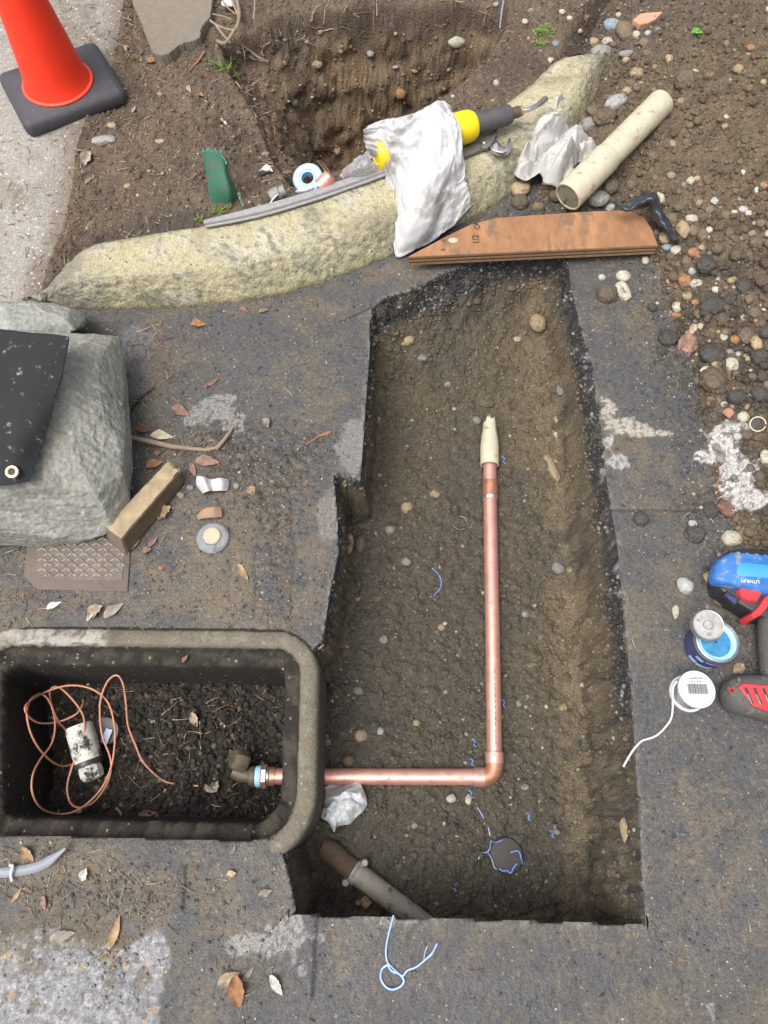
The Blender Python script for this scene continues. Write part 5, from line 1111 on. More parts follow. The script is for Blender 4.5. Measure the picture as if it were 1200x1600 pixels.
W1 = [(310, 1228, 0), (285, 1226, .0), (258, 1221, .01), (238, 1206, .02), (222, 1188, .03), (212, 1165, .035), (200, 1133, .045), (197, 1100, .07), (192, 1068, .09), (182, 1055, .095), (168, 1065, .09), (158, 1090, .08), (156, 1115, .07), (160, 1150, .06), (173, 1187, .045), (170, 1218, .04), (150, 1250, .03), (126, 1262, .03), (110, 1254, .035), (105, 1230, .04), (112, 1200, .05), (126, 1165, .06), (132, 1133, .065), (126, 1110, .06), (104, 1083, .06), (88, 1073, .06), (78, 1080, .055), (82, 1105, .05), (92, 1128, .03), (102, 1140, .01), (108, 1160, -.005),
      ]
W2 = [(112, 1194, .0), (98, 1197, .01), (80, 1189, .02), (60, 1168, .03), (47, 1142, .035), (42, 1115, .045), (47, 1095, .05), (63, 1084, .055), (76, 1094, .06), (84, 1115, .06), (86, 1138, .06), (80, 1163, .055), (62, 1188, .05), (51, 1212, .045), (51, 1240, .04), (66, 1264, .04), (96, 1272, .035), (124, 1264, .04), (154, 1238, .05), (172, 1204, .055), (179, 1165, .06), (178, 1128, .065), (167, 1095, .07), (142, 1076, .075), (108, 1071, .075), (72, 1081, .07), (43, 1099, .065), (41, 1114, .06), (60, 1129, .055), (90, 1128, .05), (117, 1117, .05), (128, 1104, .045), (130, 1093, .035)]
for k, wl in enumerate((W1, W2)):
    bp_ = [P(u, v, max(-.172+h, .012-1.15*(585/(600-u)-1)) if u < 100 else -.172+h) for u, v, h in wl]
    o = tube('orange_wire', smooth_line(bp_, 8), .0017, m_orwire, None, n=8)
    tag(o, ['dirty orange tracer wire whose loose end trails right across the meter box soil', 'dirty orange tracer wire looped in tangled coils at the left of the meter box'][k], 'wire', 'orange tracer wires coiled in the meter box')
# ================================================================ OLD PIPE WITH HOSE CLAMP
op = thing('old_pipe', P(580, 1375, -.18), 'old muddy grey pipe with a hose clamp crossing the near corner of the trench', 'pipe')
o1, o2, o3 = P(506, 1325, -.175), P(548, 1357, -.165), P(672, 1452, -.150)
dxx = (o3-o2).normalized(); ro = 17*sc_at(o2)
tube('sleeve', [o1, o1.lerp(o2, .4)+Vector((0, .003, 0)), o1.lerp(o2, .8), o2.lerp(o3, .05)], [ro*.95, ro*1.02, ro*.94, ro*1.05], m_rustpipe, op, n=20)
tube('pipe', [o2, o2.lerp(o3, .3), o3], [ro*.98, ro*.96, ro*.95], m_oldpipe, op, n=24)
cA = o2.lerp(o3, .04)
lathe('clamp_band', [(ro*1.0, 0), (ro*1.09, 0), (ro*1.09, .011), (ro*1.0, .011), (ro*1.0, 0)], m_galv, op, cA, axis=dxx, n=32)
for k in range(7):
    a = math.radians(55+k*9); nn = Vector((0, 0, 1)).cross(dxx).normalized(); uu = dxx.cross(nn); d = nn*math.cos(a)+uu*abs(math.sin(a))
    tube('band_slot', [cA+dxx*.002+d*ro*1.095, cA+dxx*.009+d*ro*1.095], .0007, m_bprint, op, n=5)
for sgn in (-1, 1):
    nn = Vector((0, 0, 1)).cross(dxx).normalized()
    lathe('clamp_screw', [(0, 0), (.0065, 0), (.007, .002), (.007, .006), (.005, .008), (.0022, .008), (.0022, .0075), (0, .0075)], m_dsteel, op, cA+dxx*(.008 if sgn > 0 else -.002)+nn*sgn*ro*1.15+Vector((0, 0, ro*.35)), axis=(.05, -.1, 1), n=18)
# ================================================================ ROUND CAP and threads in the trench
rc = thing('round_cap', P(788, 1337, -.2), 'dark round muddy cap set in the trench floor with blue threads round it', 'cap'); ro_ = P(789, 1336, -.186); rr_ = 26*sc_at(ro_)
zf_ = float(gz(ro_.x, ro_.y)); ro_.z = zf_+.002
lathe('cap', [(0, -.02), (rr_*1.0, -.02), (rr_*1.0, .008), (rr_*.95, .011), (rr_*.7, .013), (0, .0145)], m_dark, rc, ro_, n=44)
def thread(uvs, r, mat, label, group=None, lift=.002, zf=None):
    pts = []
    for u, v in uvs:
        p = gnd(u, v); 
        if (p-ro_).length < rr_*1.02 and v > 1300: p = P(u, v, ro_.z+.0145)
        pts.append(p+Vector((0, 0, lift)))
    return tag(tube('blue_thread', smooth_line(pts, 6), r, mat, None, n=6), label, 'thread', group)
thread([(763, 1293), (765, 1303), (767, 1314), (764, 1328), (758, 1332), (752, 1333), (747, 1343)], .0010, m_bluestr2, 'pale blue thread running down past the left of the dark round cap')
thread([(762, 1332), (768, 1342), (772, 1355), (776, 1358)], .0009, m_bluestr2, 'short pale thread hugging the lower left rim of the round cap')
thread([(767, 1314), (775, 1316), (785, 1312)], .0007, m_bluestr, 'thin blue fibre over the top rim of the round cap')
thread([(797, 1332), (803, 1330), (810, 1330), (814, 1340), (816, 1350)], .0012, m_bluestr, 'bright blue thread crossing the right side of the round cap')
thread([(780, 1357), (786, 1361), (792, 1360), (798, 1364), (802, 1356), (808, 1349)], .0012, m_bluestr, 'blue thread frayed along the lower rim of the round cap')
thread([(744, 1260), (750, 1268), (755, 1278)], .0007, m_bluestr2, 'fine pale thread on the soil above the round cap')
thread([(675, 888), (684, 897), (689, 908), (687, 921), (672, 934)], .0009, m_bluestr, 'curved blue thread lying on the trench floor left of the copper pipe')
for i, (u, v, l) in enumerate([(735, 1240, 'just below the elbow'), (710, 1392, 'low in the trench above the near slab'), (740, 1160, 'left of the copper pipe above the elbow'), (737, 1190, 'close to the inner corner of the elbow'), (825, 1275, 'right of the pipe elbow'), (862, 1302, 'on the soil right of the round cap'), (786, 718, 'beside the cream sleeve'), (786, 1098, 'right of the copper pipe')]):
    thread([(u-3, v-5), (u+2, v-1), (u, v+4), (u+4, v+7)], .0009, m_bluestr, 'tiny blue thread scrap '+l, 'scraps of blue thread in the trench')
bs_ = thing('blue_string', P(628, 1500, 0), 'knotted pale blue string lying on the near slab below the trench', 'string')
def pt(u, v, z=.0022): return P(u, v, z)
for uvs, r in [([(615, 1430), (611, 1445), (606, 1465), (603, 1485), (605, 1502), (613, 1512), (622, 1520), (630, 1526)], .0013), ([(606, 1507), (597, 1514), (595, 1528), (602, 1541), (613, 1546), (626, 1541), (631, 1532), (624, 1522), (612, 1517), (606, 1508)], .0015), ([(628, 1528), (636, 1517), (650, 1511), (664, 1500), (676, 1488), (683, 1474)], .0013), ([(662, 1501), (664, 1488), (668, 1478)], .0006), ([(664, 1499), (674, 1493), (680, 1480)], .0006)]:
    tube('strand', smooth_line([pt(u, v, .0022+.002*random.random()) for u, v in uvs], 6), r, m_bluestr2, bs_, n=6)
# wire ring, white cord, strap
rgp = gnd(718, 818); rr2 = 11*sc_at(rgp)
tag(tube('wire_ring', [rgp+Vector((rr2*math.cos(a), rr2*math.sin(a), .003+.002*math.sin(a*2))) for a in np.linspace(.3, 5.4, 24)], .0007, m_solder, None, n=6), 'thin open metal ring lying on the trench floor', 'ring')
tag(tube('grey_cord', smooth_line([P(789, -30, .10), P(787, 0, .09), P(784, 18, .085), P(781, 44, .06)], 6), .0022, m_strap, None, n=8), 'thin grey cord hanging over the right corner of the far pit', 'cord')
stp = thing('metal_strap', P(50, 1355, 0), 'flat grey strap with a bent pointed end lying by the meter box', 'strap')
cl = [P(-60, 1368, .006), P(0, 1364, .006), P(40, 1359, .007), P(64, 1352, .010), P(84, 1340, .016), P(103, 1325, .022)]
cl = smooth_line(cl, 5); V = []; Fc = []
for i, p in enumerate(cl):
    t = (cl[min(i+1, len(cl)-1)]-cl[max(i-1, 0)]).normalized(); s = Vector((-t.y, t.x, .15)).normalized()*.0072*(1-.75*smst(len(cl)-9, len(cl)-1, i)); V += [p-s, p+s]
for i in range(len(cl)-1): Fc.append((2*i, 2*i+2, 2*i+3, 2*i+1))
mk('band', V, Fc, m_strap, stp, solid=.0012, auto=25)
tube('zip_tie', smooth_line([P(16, 1352, .006), P(20, 1353, .013), P(17, 1366, .012), P(19, 1376, .004)], 4), .0022, m_whitep, stp, n=8)
# ================================================================ STONES
SV, SF = ico(3); QV, QF = ico(4)
shapes = []
for k in range(9):
    n1_ = perlin3(SV*1.1+k*7, k+400); n2_ = perlin3(SV*2.4+k*3, k+420)
    if k < 6: R_ = 1+.16*n1_+.04*n2_
    else: R_ = 1+.22*n1_+.14*np.abs(n2_)+.07*perlin3(SV*6, k+440)
    V_ = SV*R_[:, None]
    if 2 <= k < 6:
        for i_ in range(9):
            dn_ = rng.normal(0, 1, 3); dn_ /= np.linalg.norm(dn_); pj = V_@dn_; V_ = V_-dn_[None]*(np.maximum(pj-pj.max()*rng.uniform(.74, .9), 0)*.9)[:, None]
    me = fast_mesh('stone_shape', V_, SF)
    if k >= 6:
        n3_ = perlin3(QV*2.2+k*3, k+450); n4_ = np.abs(perlin3(QV*5, k+460)); n5_ = perlin3(QV*11, k+470); V_ = QV*(1+.25*n3_+.22*n4_+.09*n5_+.05*perlin3(QV*22, k+480))[:, None]; me = fast_mesh('clod_shape', V_, QF)
    me.materials.append(m_stone); shapes.append(me)
cols = dict(T=(.44, .34, .21), W=(.60, .56, .45), G=(.30, .30, .275), B=(.20, .15, .10), O=(.44, .23, .11), D=(.078, .073, .066), L=(.46, .47, .46), S=(.27, .33, .37), R=(.46, .24, .17), K=(.155, .122, .085))
names = dict(T='tan', W='cream', G='grey', B='brown', O='orange brown', D='black tar caked', L='pale grey', S='blue grey', R='terracotta red', K='mud coated')
stones = []
def add(z, txt):
    for it in txt.split(';'):
        it = it.split()
        if it: stones.append((z, float(it[0]), float(it[1]), float(it[2]), float(it[3]), float(it[4]) if len(it) > 5 else random.uniform(-20, 20), it[-1]))
add('heap', '958 43 16 10 S;975 51 13 16 20 B;994 56 6 6 W;1012 54 6 5 L;949 66 9 6 W;927 68 9 7 T;939 83 17 10 G;978 86 13 7 G;978 95 6 6 T;1006 70 9 8 B;1011 85 8 6 B;1045 94 6 8 T;994 117 12 9 T;985 131 9 6 B;979 144 8 6 T;994 138 6 8 B;962 162 20 11 30 L;951 154 9 6 B;925 176 8 10 B;944 187 17 12 K;919 198 16 11 G;905 187 12 15 B;907 213 11 7 K;1071 130 17 16 K;1108 120 9 7 B;1063 159 6 6 T;1153 111 9 8 T;1173 76 8 5 O;1135 183 5 4 W;1132 198 5 5 T;1051 226 5 7 T;1072 223 6 6 B;1079 284 7 6 W;1159 271 6 5 W;1193 292 8 6 R;954 292 12 9 K;986 290 9 8 K;1020 246 9 8 K;1116 316 7 6 L;1090 317 8 8 T;1109 330 9 7 B;1161 329 8 6 L;1170 335 7 5 W;1134 338 9 8 B;1147 332 5 4 W;1183 298 5 5 W;934 314 18 12 G;953 326 9 6 L;1030 311 8 10 W;1049 345 12 10 B;1079 345 10 8 W;1067 361 11 14 T;1083 361 8 10 B;1098 369 9 12 B;1037 374 9 9 T;1041 387 8 7 S;1055 392 9 9 W;1084 397 11 8 O;1097 388 8 5 T;1108 360 5 5 W;1072 411 9 8 B;1081 425 6 6 L;1069 440 11 11 O;1087 444 10 7 W;1073 464 8 7 T;1058 481 9 8 W;1056 493 9 5 O;1118 444 6 4 W;1119 454 8 5 W;1143 439 8 5 T;1086 474 7 5 O;1090 492 7 8 B;1170 469 8 9 B;1101 416 14 13 D;1111 481 18 12 D;1161 450 12 12 D;1162 497 6 5 T;1180 502 4 5 O;1130 527 6 7 W;1148 532 8 7 O;1164 526 12 13 K;1181 537 9 11 T;1142 572 11 12 W;1152 554 5 5 L;1140 551 7 5 G;1113 596 19 18 K;1102 577 10 4 25 W;1091 596 7 8 B;1116 570 6 5 T;1111 624 8 5 B;1138 647 10 8 R;1160 653 10 8 W;1131 634 6 6 L;1175 589 7 5 B;1170 562 6 5 T;1187 559 14 12 D;1112 556 19 12 D;1150 621 14 11 D;1186 617 14 11 D;1043 531 14 12 D;1033 550 8 7 D;1197 717 11 13 W;1142 842 17 12 W;1107 799 12 11 D;1084 836 14 12 D;1137 470 11 9 D;1178 490 10 8 K;1195 520 10 9 D;1128 500 8 8 K;1190 440 10 9 K;1150 400 9 8 K;1120 390 8 7 K;1180 380 10 8 K;1140 365 7 7 K;1188 350 8 7 B;1100 340 7 6 K;1060 325 8 6 K;1150 300 6 5 B;1106 285 6 5 K;1120 250 7 5 K;1165 220 8 6 K;1090 190 7 6 K;1175 160 8 7 K;1120 60 7 5 K;1150 30 9 6 B;1060 60 7 5 K;1190 590 8 7 D;1165 680 9 7 K;1185 745 9 8 K;1128 610 7 6 D')
add('slab', '1007 409 6 7 W;972 435 12 9 W;972 459 11 17 15 W;947 463 15 13 K;940 435 6 5 L;1019 482 7 6 D;1000 812 11 10 D;1081 820 7 6 L;1069 917 13 14 L;1055 957 6 11 W;1105 903 8 8 T;1122 941 11 9 B;1105 949 4 4 G;811 301 15 13 T;811 320 13 11 K;825 287 7 6 B;841 327 11 8 B;870 308 13 10 K;953 295 11 9 K;205 765 5 4 G;298 763 6 5 G;370 760 5 5 G;283 775 7 6 G')
add('trench', '840 503 13 18 T;638 532 12 8 T;808 531 7 4 W;875 610 6 9 G;870 655 6 9 T;870 679 6 6 W;862 731 8 25 T;635 793 9 9 T;546 850 6 15 T;563 850 8 12 B;563 1150 10 9 T;595 1143 6 6 L;705 1248 8 6 W;732 1249 5 7 W;545 1190 11 8 B;872 888 11 11 G;977 1300 8 20 T;745 658 7 6 G;680 772 9 6 T;635 878 8 6 G;712 510 8 5 K;610 828 9 8 G;588 778 7 6 B;820 960 6 5 G;830 1040 7 5 B;600 1000 7 6 G;560 1080 8 6 G;810 1100 6 5 G;650 1130 6 5 T;690 980 6 5 T;760 630 13 6 K;700 600 6 5 T;660 560 8 5 G;850 790 7 6 K;900 1000 8 6 K;915 1130 9 7 K;530 1200 7 6 D;512 1160 6 5 G;820 1230 7 5 G;860 1180 6 6 K;870 1300 6 5 G;600 1400 7 5 K;705 1340 6 5 K;905 1260 8 7 K;648 1290 6 5 G;584 530 7 6 K;800 450 8 5 B;745 470 7 5 K;885 1060 8 8 K;890 890 6 5 T;880 1105 7 9 T;590 935 7 5 K;550 975 7 6 D;540 1020 8 7 K;660 1080 6 5 K;710 870 6 5 K')
add('pit', '714 64 15 10 W;495 100 10 7 T;625 145 10 9 O;527 235 7 9 T;579 84 6 6 L;415 241 7 6 T;618 105 5 3 W;647 110 6 4 T;492 230 7 6 B;700 108 4 4 L;725 132 6 4 B;500 50 5 4 T;480 65 5 4 T;560 190 8 7 K;540 140 7 6 K;460 160 6 6 K;670 150 6 5 K;600 200 6 6 B;640 60 5 4 K')
add('bed', '163 222 20 8 L;175 198 8 5 T;775 131 5 5 L;707 152 4 4 L;860 95 5 5 W;820 35 5 4 W;868 70 6 5 S;878 20 5 4 W;200 292 7 4 T;250 148 4 3 T;775 8 5 4 L;250 222 9 4 T;770 158 4 3 T;890 30 5 4 W;830 18 6 4 G;905 50 5 4 T;915 30 6 5 B')
marks = [('cream drain pipe', 960, 235), ('far tip of the cream drain pipe', 1035, 158), ('black plastic strip', 1010, 325), ('right end of the plywood', 1028, 385), ('terracotta tile piece', 1010, 30), ('green leaf on the heap', 1088, 53), ('curled brown leaf by the slab', 1074, 540), ('white powder patch', 1140, 730), ('half buried pipe ring', 1182, 662), ('grey rag heap', 860, 240), ('power drill battery', 1160, 900), ('blue paste tin', 1108, 1010), ('cream pipe sleeve', 765, 690), ('pipe elbow', 773, 1213), ('dark round cap', 788, 1335), ('long copper run', 768, 950), ('meter box corner', 495, 1080), ('blue white tissue', 535, 1258), ('clamped old pipe', 570, 1375), ('torch handle', 780, 180), ('traffic cone base', 110, 140), ('green plastic shard', 345, 280), ('trench left wall', 570, 620), ('trench right wall', 930, 650), ('thin metal ring', 718, 817), ('near right trench corner', 1000, 1400), ('top left of the pit', 400, 60), ('middle of the pit wall', 590, 120), ('moss clump by the curb', 848, 55), ('round cement disc', 333, 838), ('near the heap top right', 1190, 60), ('right picture edge below the tile', 1195, 220), ('black clods on the heap foot', 1110, 490), ('far end of the trench', 720, 450), ('spool of tape', 487, 280), ('right heap edge', 1190, 420), ('paler pit bottom', 560, 230)]
ordn = ['nearest to', 'second nearest to', 'third nearest to', 'fourth nearest to', 'fifth nearest to', 'sixth nearest to', 'seventh nearest to', 'eighth nearest to']
wd = {'heap': 'on the spoil heap', 'slab': 'on the pavement', 'trench': 'in the trench', 'pit': 'in the pit wall', 'bed': 'on the planting soil'}
tmp = []
for s in stones:
    z, u, v, a, b, an, c = s; mk_ = min(marks, key=lambda m: (m[1]-u)**2+(m[2]-v)**2); tmp.append((mk_[0], ((mk_[1]-u)**2+(mk_[2]-v)**2), s))
cnt = {}; used = set()
for mkn, dd, s in sorted(tmp, key=lambda t: t[1]):
    z, u, v, a, b, an, c = s; size = 'large' if a*b > 190 else ('small' if a*b > 45 else 'tiny'); kind = 'clod' if c in 'DK' and size != 'tiny' else ('pebble' if a < 10 else 'stone')
    key = (size, c, kind, z, mkn); k = cnt.get(key, 0); cnt[key] = k+1
    lab = f"{size} {names[c]} {kind} {wd[z]}, {ordn[min(k, 7)]} the {mkn}".replace('the near the', 'the').replace('the right picture', 'the right picture')
    if len(lab.split()) > 16:
        k2 = 0
        while f"{names[c]} {kind} {ordn[min(k2, 7)]} the {mkn}" in used: k2 += 1
        lab = f"{names[c]} {kind} {ordn[min(k2, 7)]} the {mkn}"
    used.add(lab)
    p = gnd(u, v); sc_ = sc_at(p); emb = {'heap': .30, 'slab': .55, 'trench': -.05, 'pit': -.1, 'bed': .3}[z]
    if z == 'trench' and c in 'LWG' and a < 9: emb = .3
    rx, ry = a*sc_, b*sc_*(1.12 if z != 'pit' else 1.0); rz = min(rx, ry)*.78
    o = bpy.data.objects.new('soil_clod' if kind == 'clod' else 'stone', random.choice(shapes[6:] if c in 'DK' else shapes[:6])); COL.objects.link(o)
    o.location = p+Vector((0, 0, rz*emb)); o.scale = (rx, ry, rz); o.rotation_euler = (random.uniform(-.15, .15), random.uniform(-.15, .15), math.radians(an))
    j = random.uniform(.82, 1.1)*(.72 if z in ('trench', 'pit') else .95); cc_ = cols[c]; o.color = (cc_[0]*j, cc_[1]*j, cc_[2]*j, 1)
    tag(o, lab, 'clod' if kind == 'clod' else kind, {'heap': 'stones and clods on the spoil heap', 'slab': 'loose stones on the pavement', 'trench': 'stones in the trench soil', 'pit': 'stones bedded in the pit wall', 'bed': 'pebbles on the planting soil'}[z])
# pipe ring half buried, terracotta tile, green leaf
p = gnd(1182, 664); r_ = 12*sc_at(p); pr_ = thing('pipe_ring', p, 'soil filled end of a pale pipe half buried at the heap foot', 'pipe end')
lathe('ring', [(r_*.86, -.02), (r_, -.02), (r_, .010), (r_*.86, .010), (r_*.86, -.02)], m_pvc, pr_, p, axis=(-.25, -.35, 1), n=32); lathe('soil_fill', [(0, 0), (r_*.87, 0), (r_*.87, .005), (0, .007)], m_dark, pr_, p, axis=(-.25, -.35, 1), n=24)
p = gnd(1010, 34)
tl_ = loft('terracotta_tile', [(q.x, q.y) for q in [P(988, 33, p.z+.01), P(1000, 23, p.z+.01), P(1036, 20, p.z+.01), P(1024, 32, p.z+.01), P(1012, 38, p.z+.01), P(1000, 40, p.z+.01)]], [(p.z-.008, .001), (p.z+.012, 0), (p.z+.014, .0015)], m_terra)
tag(tl_, 'thin pinkish terracotta tile piece at the top of the spoil heap', 'tile')
# ================================================================ LEAVES
def leaf_mesh(k):
    r_ = np.random.default_rng(k); n = 15; V = []; Fc = []; w0 = [.20, .26, .42, .13, .34][k]; cu = [.25, .5, .18, .3, .6][k]
    for i in range(n):
        t = i/(n-1); w = w0*(math.sin(math.pi*t**(.85))**.9)+.004; tw = .5*math.sin(t*3+k)
        for j in range(5):
            s = (j-2)/2; x = t-.5; y = s*w*(1+((.11 if k in (2, 4) else .05)*r_.standard_normal() if abs(s) == 1 else 0))+.05*math.sin(t*5+k)*w0; z = cu*w*s*s*1.6+.16*math.sin(math.pi*t*1.3+k)*cu+.35*tw*s*w+.02*r_.standard_normal()
            V.append((x, y, z))
    for i in range(n-1):
        for j in range(4): Fc.append((i*5+j, (i+1)*5+j, (i+1)*5+j+1, i*5+j+1))
    me = fast_mesh('leaf_shape', V, Fc); me.materials.append(m_leaf); return me
LM = [leaf_mesh(k) for k in range(5)]
lcol = dict(o=(.38, .19, .095), p=(.40, .32, .23), c=(.50, .45, .32), r=(.22, .115, .08), t=(.34, .24, .14), k=(.28, .17, .13), g=(.28, .25, .21), w=(.62, .60, .56), n=(.14, .42, .05))
lnm = dict(o='orange brown', p='pale buff', c='cream spotted', r='dark red brown', t='tan', k='pinkish brown', g='grey brown', w='whitish', n='bright green')
leaves = [(237, 97, 16, -20, 'o', 2, 'at the foot of the grey stone slab'), (196, 78, 14, -65, 'p', 0, 'left of the grey stone slab'), (210, 173, 14, 80, 'p', 0, 'on the soil right of the cone base'), (296, 140, 17, -65, 'p', 0, 'on the soil left of the pit'), (314, 152, 11, -15, 'o', 4, 'on the soil left of the pit, forked'), (347, 190, 10, -50, 'p', 0, 'on the slope left of the pit'), (352, 194, 9, -50, 'w', 0, 'paired on the slope left of the pit'), (137, 250, 26, 75, 'g', 4, 'on the soil edge of the sidewalk'), (140, 284, 14, 40, 'g', 0, 'beside the sidewalk below the white stone'),
          (311, 509, 24, 8, 'o', 1, 'on the pavement just below the curb'), (412, 487, 16, 25, 't', 0, 'on the pavement below the curb, upper right one'), (381, 486, 16, -25, 'k', 0, 'on the pavement below the curb, left of its twin'), (331, 600, 28, 35, 'r', 3, 'on the pavement above the pale stain'), (283, 645, 36, -20, 'k', 1, 'near the boulder, curled'), (253, 683, 42, -4, 'c', 0, 'beside the boulder above the stick'), (225, 673, 30, 5, 'r', 1, 'tucked against the boulder'), (247, 709, 10, 30, 'o', 2, 'round, under the stick'), (243, 727, 32, 30, 'o', 1, 'curled above the wood block end'), (324, 722, 46, -4, 'k', 0, 'long, above the white curl'), (302, 735, 24, -65, 'k', 0, 'short, above the white curl'),
          (258, 803, 28, 45, 't', 4, 'right of the wood block'), (212, 850, 30, 62, 't', 0, 'at the near end of the wood block'), (240, 848, 20, 60, 'k', 0, 'below the wood block'), (230, 862, 16, 20, 'k', 4, 'lowest below the wood block'), (380, 895, 44, -58, 't', 3, 'splintered, below the round disc'), (252, 889, 9, 10, 'o', 2, 'round, right of the iron lid'), (393, 768, 17, -70, 't', 2, 'right of the white curl'), (415, 663, 22, -60, 'g', 4, 'crumpled on the pavement near the trench'), (327, 703, 12, 5, 'o', 2, 'at the tip of the stick'),
          (85, 947, 24, 30, 'w', 0, 'below the iron lid'), (150, 957, 34, 40, 'p', 4, 'upper edge of the meter box'), (178, 955, 42, 42, 'g', 0, 'long, above the meter box'), (142, 965, 16, 60, 'w', 0, 'small, beside the meter box rim'), (45, 1335, 34, -42, 't', 1, 'behind the grey strap'), (133, 1366, 20, 70, 'w', 4, 'below the meter box rim'), (365, 1327, 15, 70, 'g', 0, 'on the earth under the meter box'), (362, 1365, 16, 10, 'p', 4, 'near the corner below the meter box'), (372, 1548, 56, -78, 'o', 1, 'big and curled on the near slab'), (358, 1528, 42, 25, 'p', 1, 'curled over the big orange leaf'), (388, 1522, 34, 50, 'g', 3, 'thin, beside the big orange leaf'), (432, 1538, 40, -52, 'w', 0, 'rolled pale, right of the big orange leaf'), (180, 1457, 58, 78, 't', 3, 'narrow and upright in the picture'), (98, 1462, 46, 15, 'g', 0, 'on the pale concrete corner'), (70, 1410, 22, -70, 'k', 0, 'lower left below the strap'), (304, 1124, 24, -65, 'p', 1, 'on the black soil in the meter box'), (231, 1271, 28, 5, 'r', 0, 'near the bottom of the meter box'), (335, 1228, 20, 60, 'g', 4, 'at the loose wire end in the meter box'), (327, 1232, 22, -30, 'g', 0, 'under the loose wire end in the meter box'), (1074, 542, 48, 72, 'k', 4, 'standing against the heap edge'), (1083, 515, 26, 62, 'p', 0, 'pale tip above the pinkish leaf'), (1137, 800, 44, -35, 'r', 1, 'under the white powder patch'), (572, 1408, 18, -10, 't', 2, 'under the clamped old pipe'), (1088, 53, 19, 5, 'n', 1, 'on the spoil heap'), (1152, 1045, 22, 35, 'p', 4, 'beside the drill handle'), (415, 273, 34, -18, 'w', 4, 'chip shaped, on the soil left of the pit'), (415, 1395, 22, 20, 'g', 1, 'right of the earth below the box'), (28, 1398, 26, 60, 't', 3, 'far left below the strap'), (500, 1010, 14, 40, 'p', 3, 'on the box corner'), (290, 1030, 14, 60, 'k', 0, 'on the ledge of the meter box')]
def slope_at(p, e=.006):
    zx = (gz(p.x+e, p.y)-gz(p.x-e, p.y))/(2*e); zy = (gz(p.x, p.y+e)-gz(p.x, p.y-e))/(2*e); return Vector((-float(zx), -float(zy), 1)).normalized()
for (u, v, ln, an, c, k, where) in leaves:
    p = gnd(u, v)
    if (u, v) == (290, 1030): p = P(u, v, -.02)
    s = ln*sc_at(p)*(1.0 if ln < 30 else .86); n_ = (slope_at(p)+Vector((0, 0, 1.2))).normalized(); xd_ = Vector((math.cos(math.radians(an)), math.sin(math.radians(an)), 0))
    o = bpy.data.objects.new('fallen_leaf', LM[k]); COL.objects.link(o); o.location = p+n_*(.0035+s*.01); o.rotation_euler = frame_rot(xd_, n_); o.scale = (s, s, s)
    j = random.uniform(.8, 1.15); o.color = tuple(x*j for x in lcol[c])+(1,); tag(o, f"{lnm[c]} leaf {where}", 'leaf', 'dead leaves scattered round the dig' if c != 'n' else None)
# twigs
def twig(uvs, r, mat, label, lift=.003, name='twig'):
    pts = [gnd(u, v)+Vector((0, 0, lift)) for u, v in uvs]; m = len(smooth_line(pts, 5))
    return tag(tube(name, smooth_line(pts, 5), [r*(1-.6*i/m) for i in range(m)], mat, None, n=7), label, 'twig')
twig([(320, 83), (310, 98), (303, 105), (297, 113)], .0028, m_twigr, 'reddish twig on the soil below the stone slab')
twig([(516, 676), (500, 682), (488, 690), (477, 696)], .0022, m_twigr, 'thin red brown twig on the pavement left of the trench')
twig([(517, 676), (512, 680), (500, 683)], .0014, m_twigr, 'fine side twig beside the red brown twig')
twig([(60, 160), (75, 152), (92, 158)], .0014, m_twig, 'fine straw on the sidewalk edge') if False else None
twig([(116, 234), (128, 237), (140, 232)], .002, m_twig, 'short dry straw on the soil beside the sidewalk')
twig([(160, 1180), (200, 1190), (215, 1205), (170, 1225)], .0014, m_twig, 'fine root across the black soil of the meter box') if False else None
twig([(182, 1262), (190, 1272), (188, 1290)], .0020, m_twig, 'pale rootlet at the lower edge of the meter box soil')
twig([(207, 500-380+1140), (215, 1255), (232, 1250)], .0012, m_twig, 'wispy root in the meter box soil')
twig([(1128, 740), (1120, 760), (1135, 785), (1160, 800)], .0014, m_twigr, 'thin root over the white powder patch')
rt = thing('root_branch', P(360, 40, .09), 'tangled pale branching root at the top left of the pit', 'root')
for uvs, r in [([(369, -20), (371, 5), (374, 20), (372, 36), (366, 48), (357, 62), (350, 68), (341, 71)], .0042), ([(360, -10), (367, 12), (373, 28), (371, 45)], .0028), ([(328, 32), (340, 40), (356, 46), (370, 47)], .0026), ([(332, 22), (350, 26), (362, 31)], .0018), ([(338, 40), (350, 56), (357, 62)], .0026), ([(358, 66), (375, 76), (392, 86), (405, 96), (420, 103)], .0026), ([(345, -10), (352, 8), (368, 22)], .0018), ([(398, -20), (398, 10), (396, 30)], .002)]:
    tube('branch', smooth_line([P(u, v, .105) if v < 70 else gnd(u, v)+Vector((0, 0, .01)) for u, v in uvs], 5), r, m_twig, rt, n=8)
tag(crumple('paper_scrap', [(346, 4), (356, 2), (368, 4), (366, 12), (356, 14), (347, 12)], (357, 8), .09, .012, m_paper, 'small white paper scrap behind the root branches', 'paper scrap', seed=370, rings=14, amp=.004))
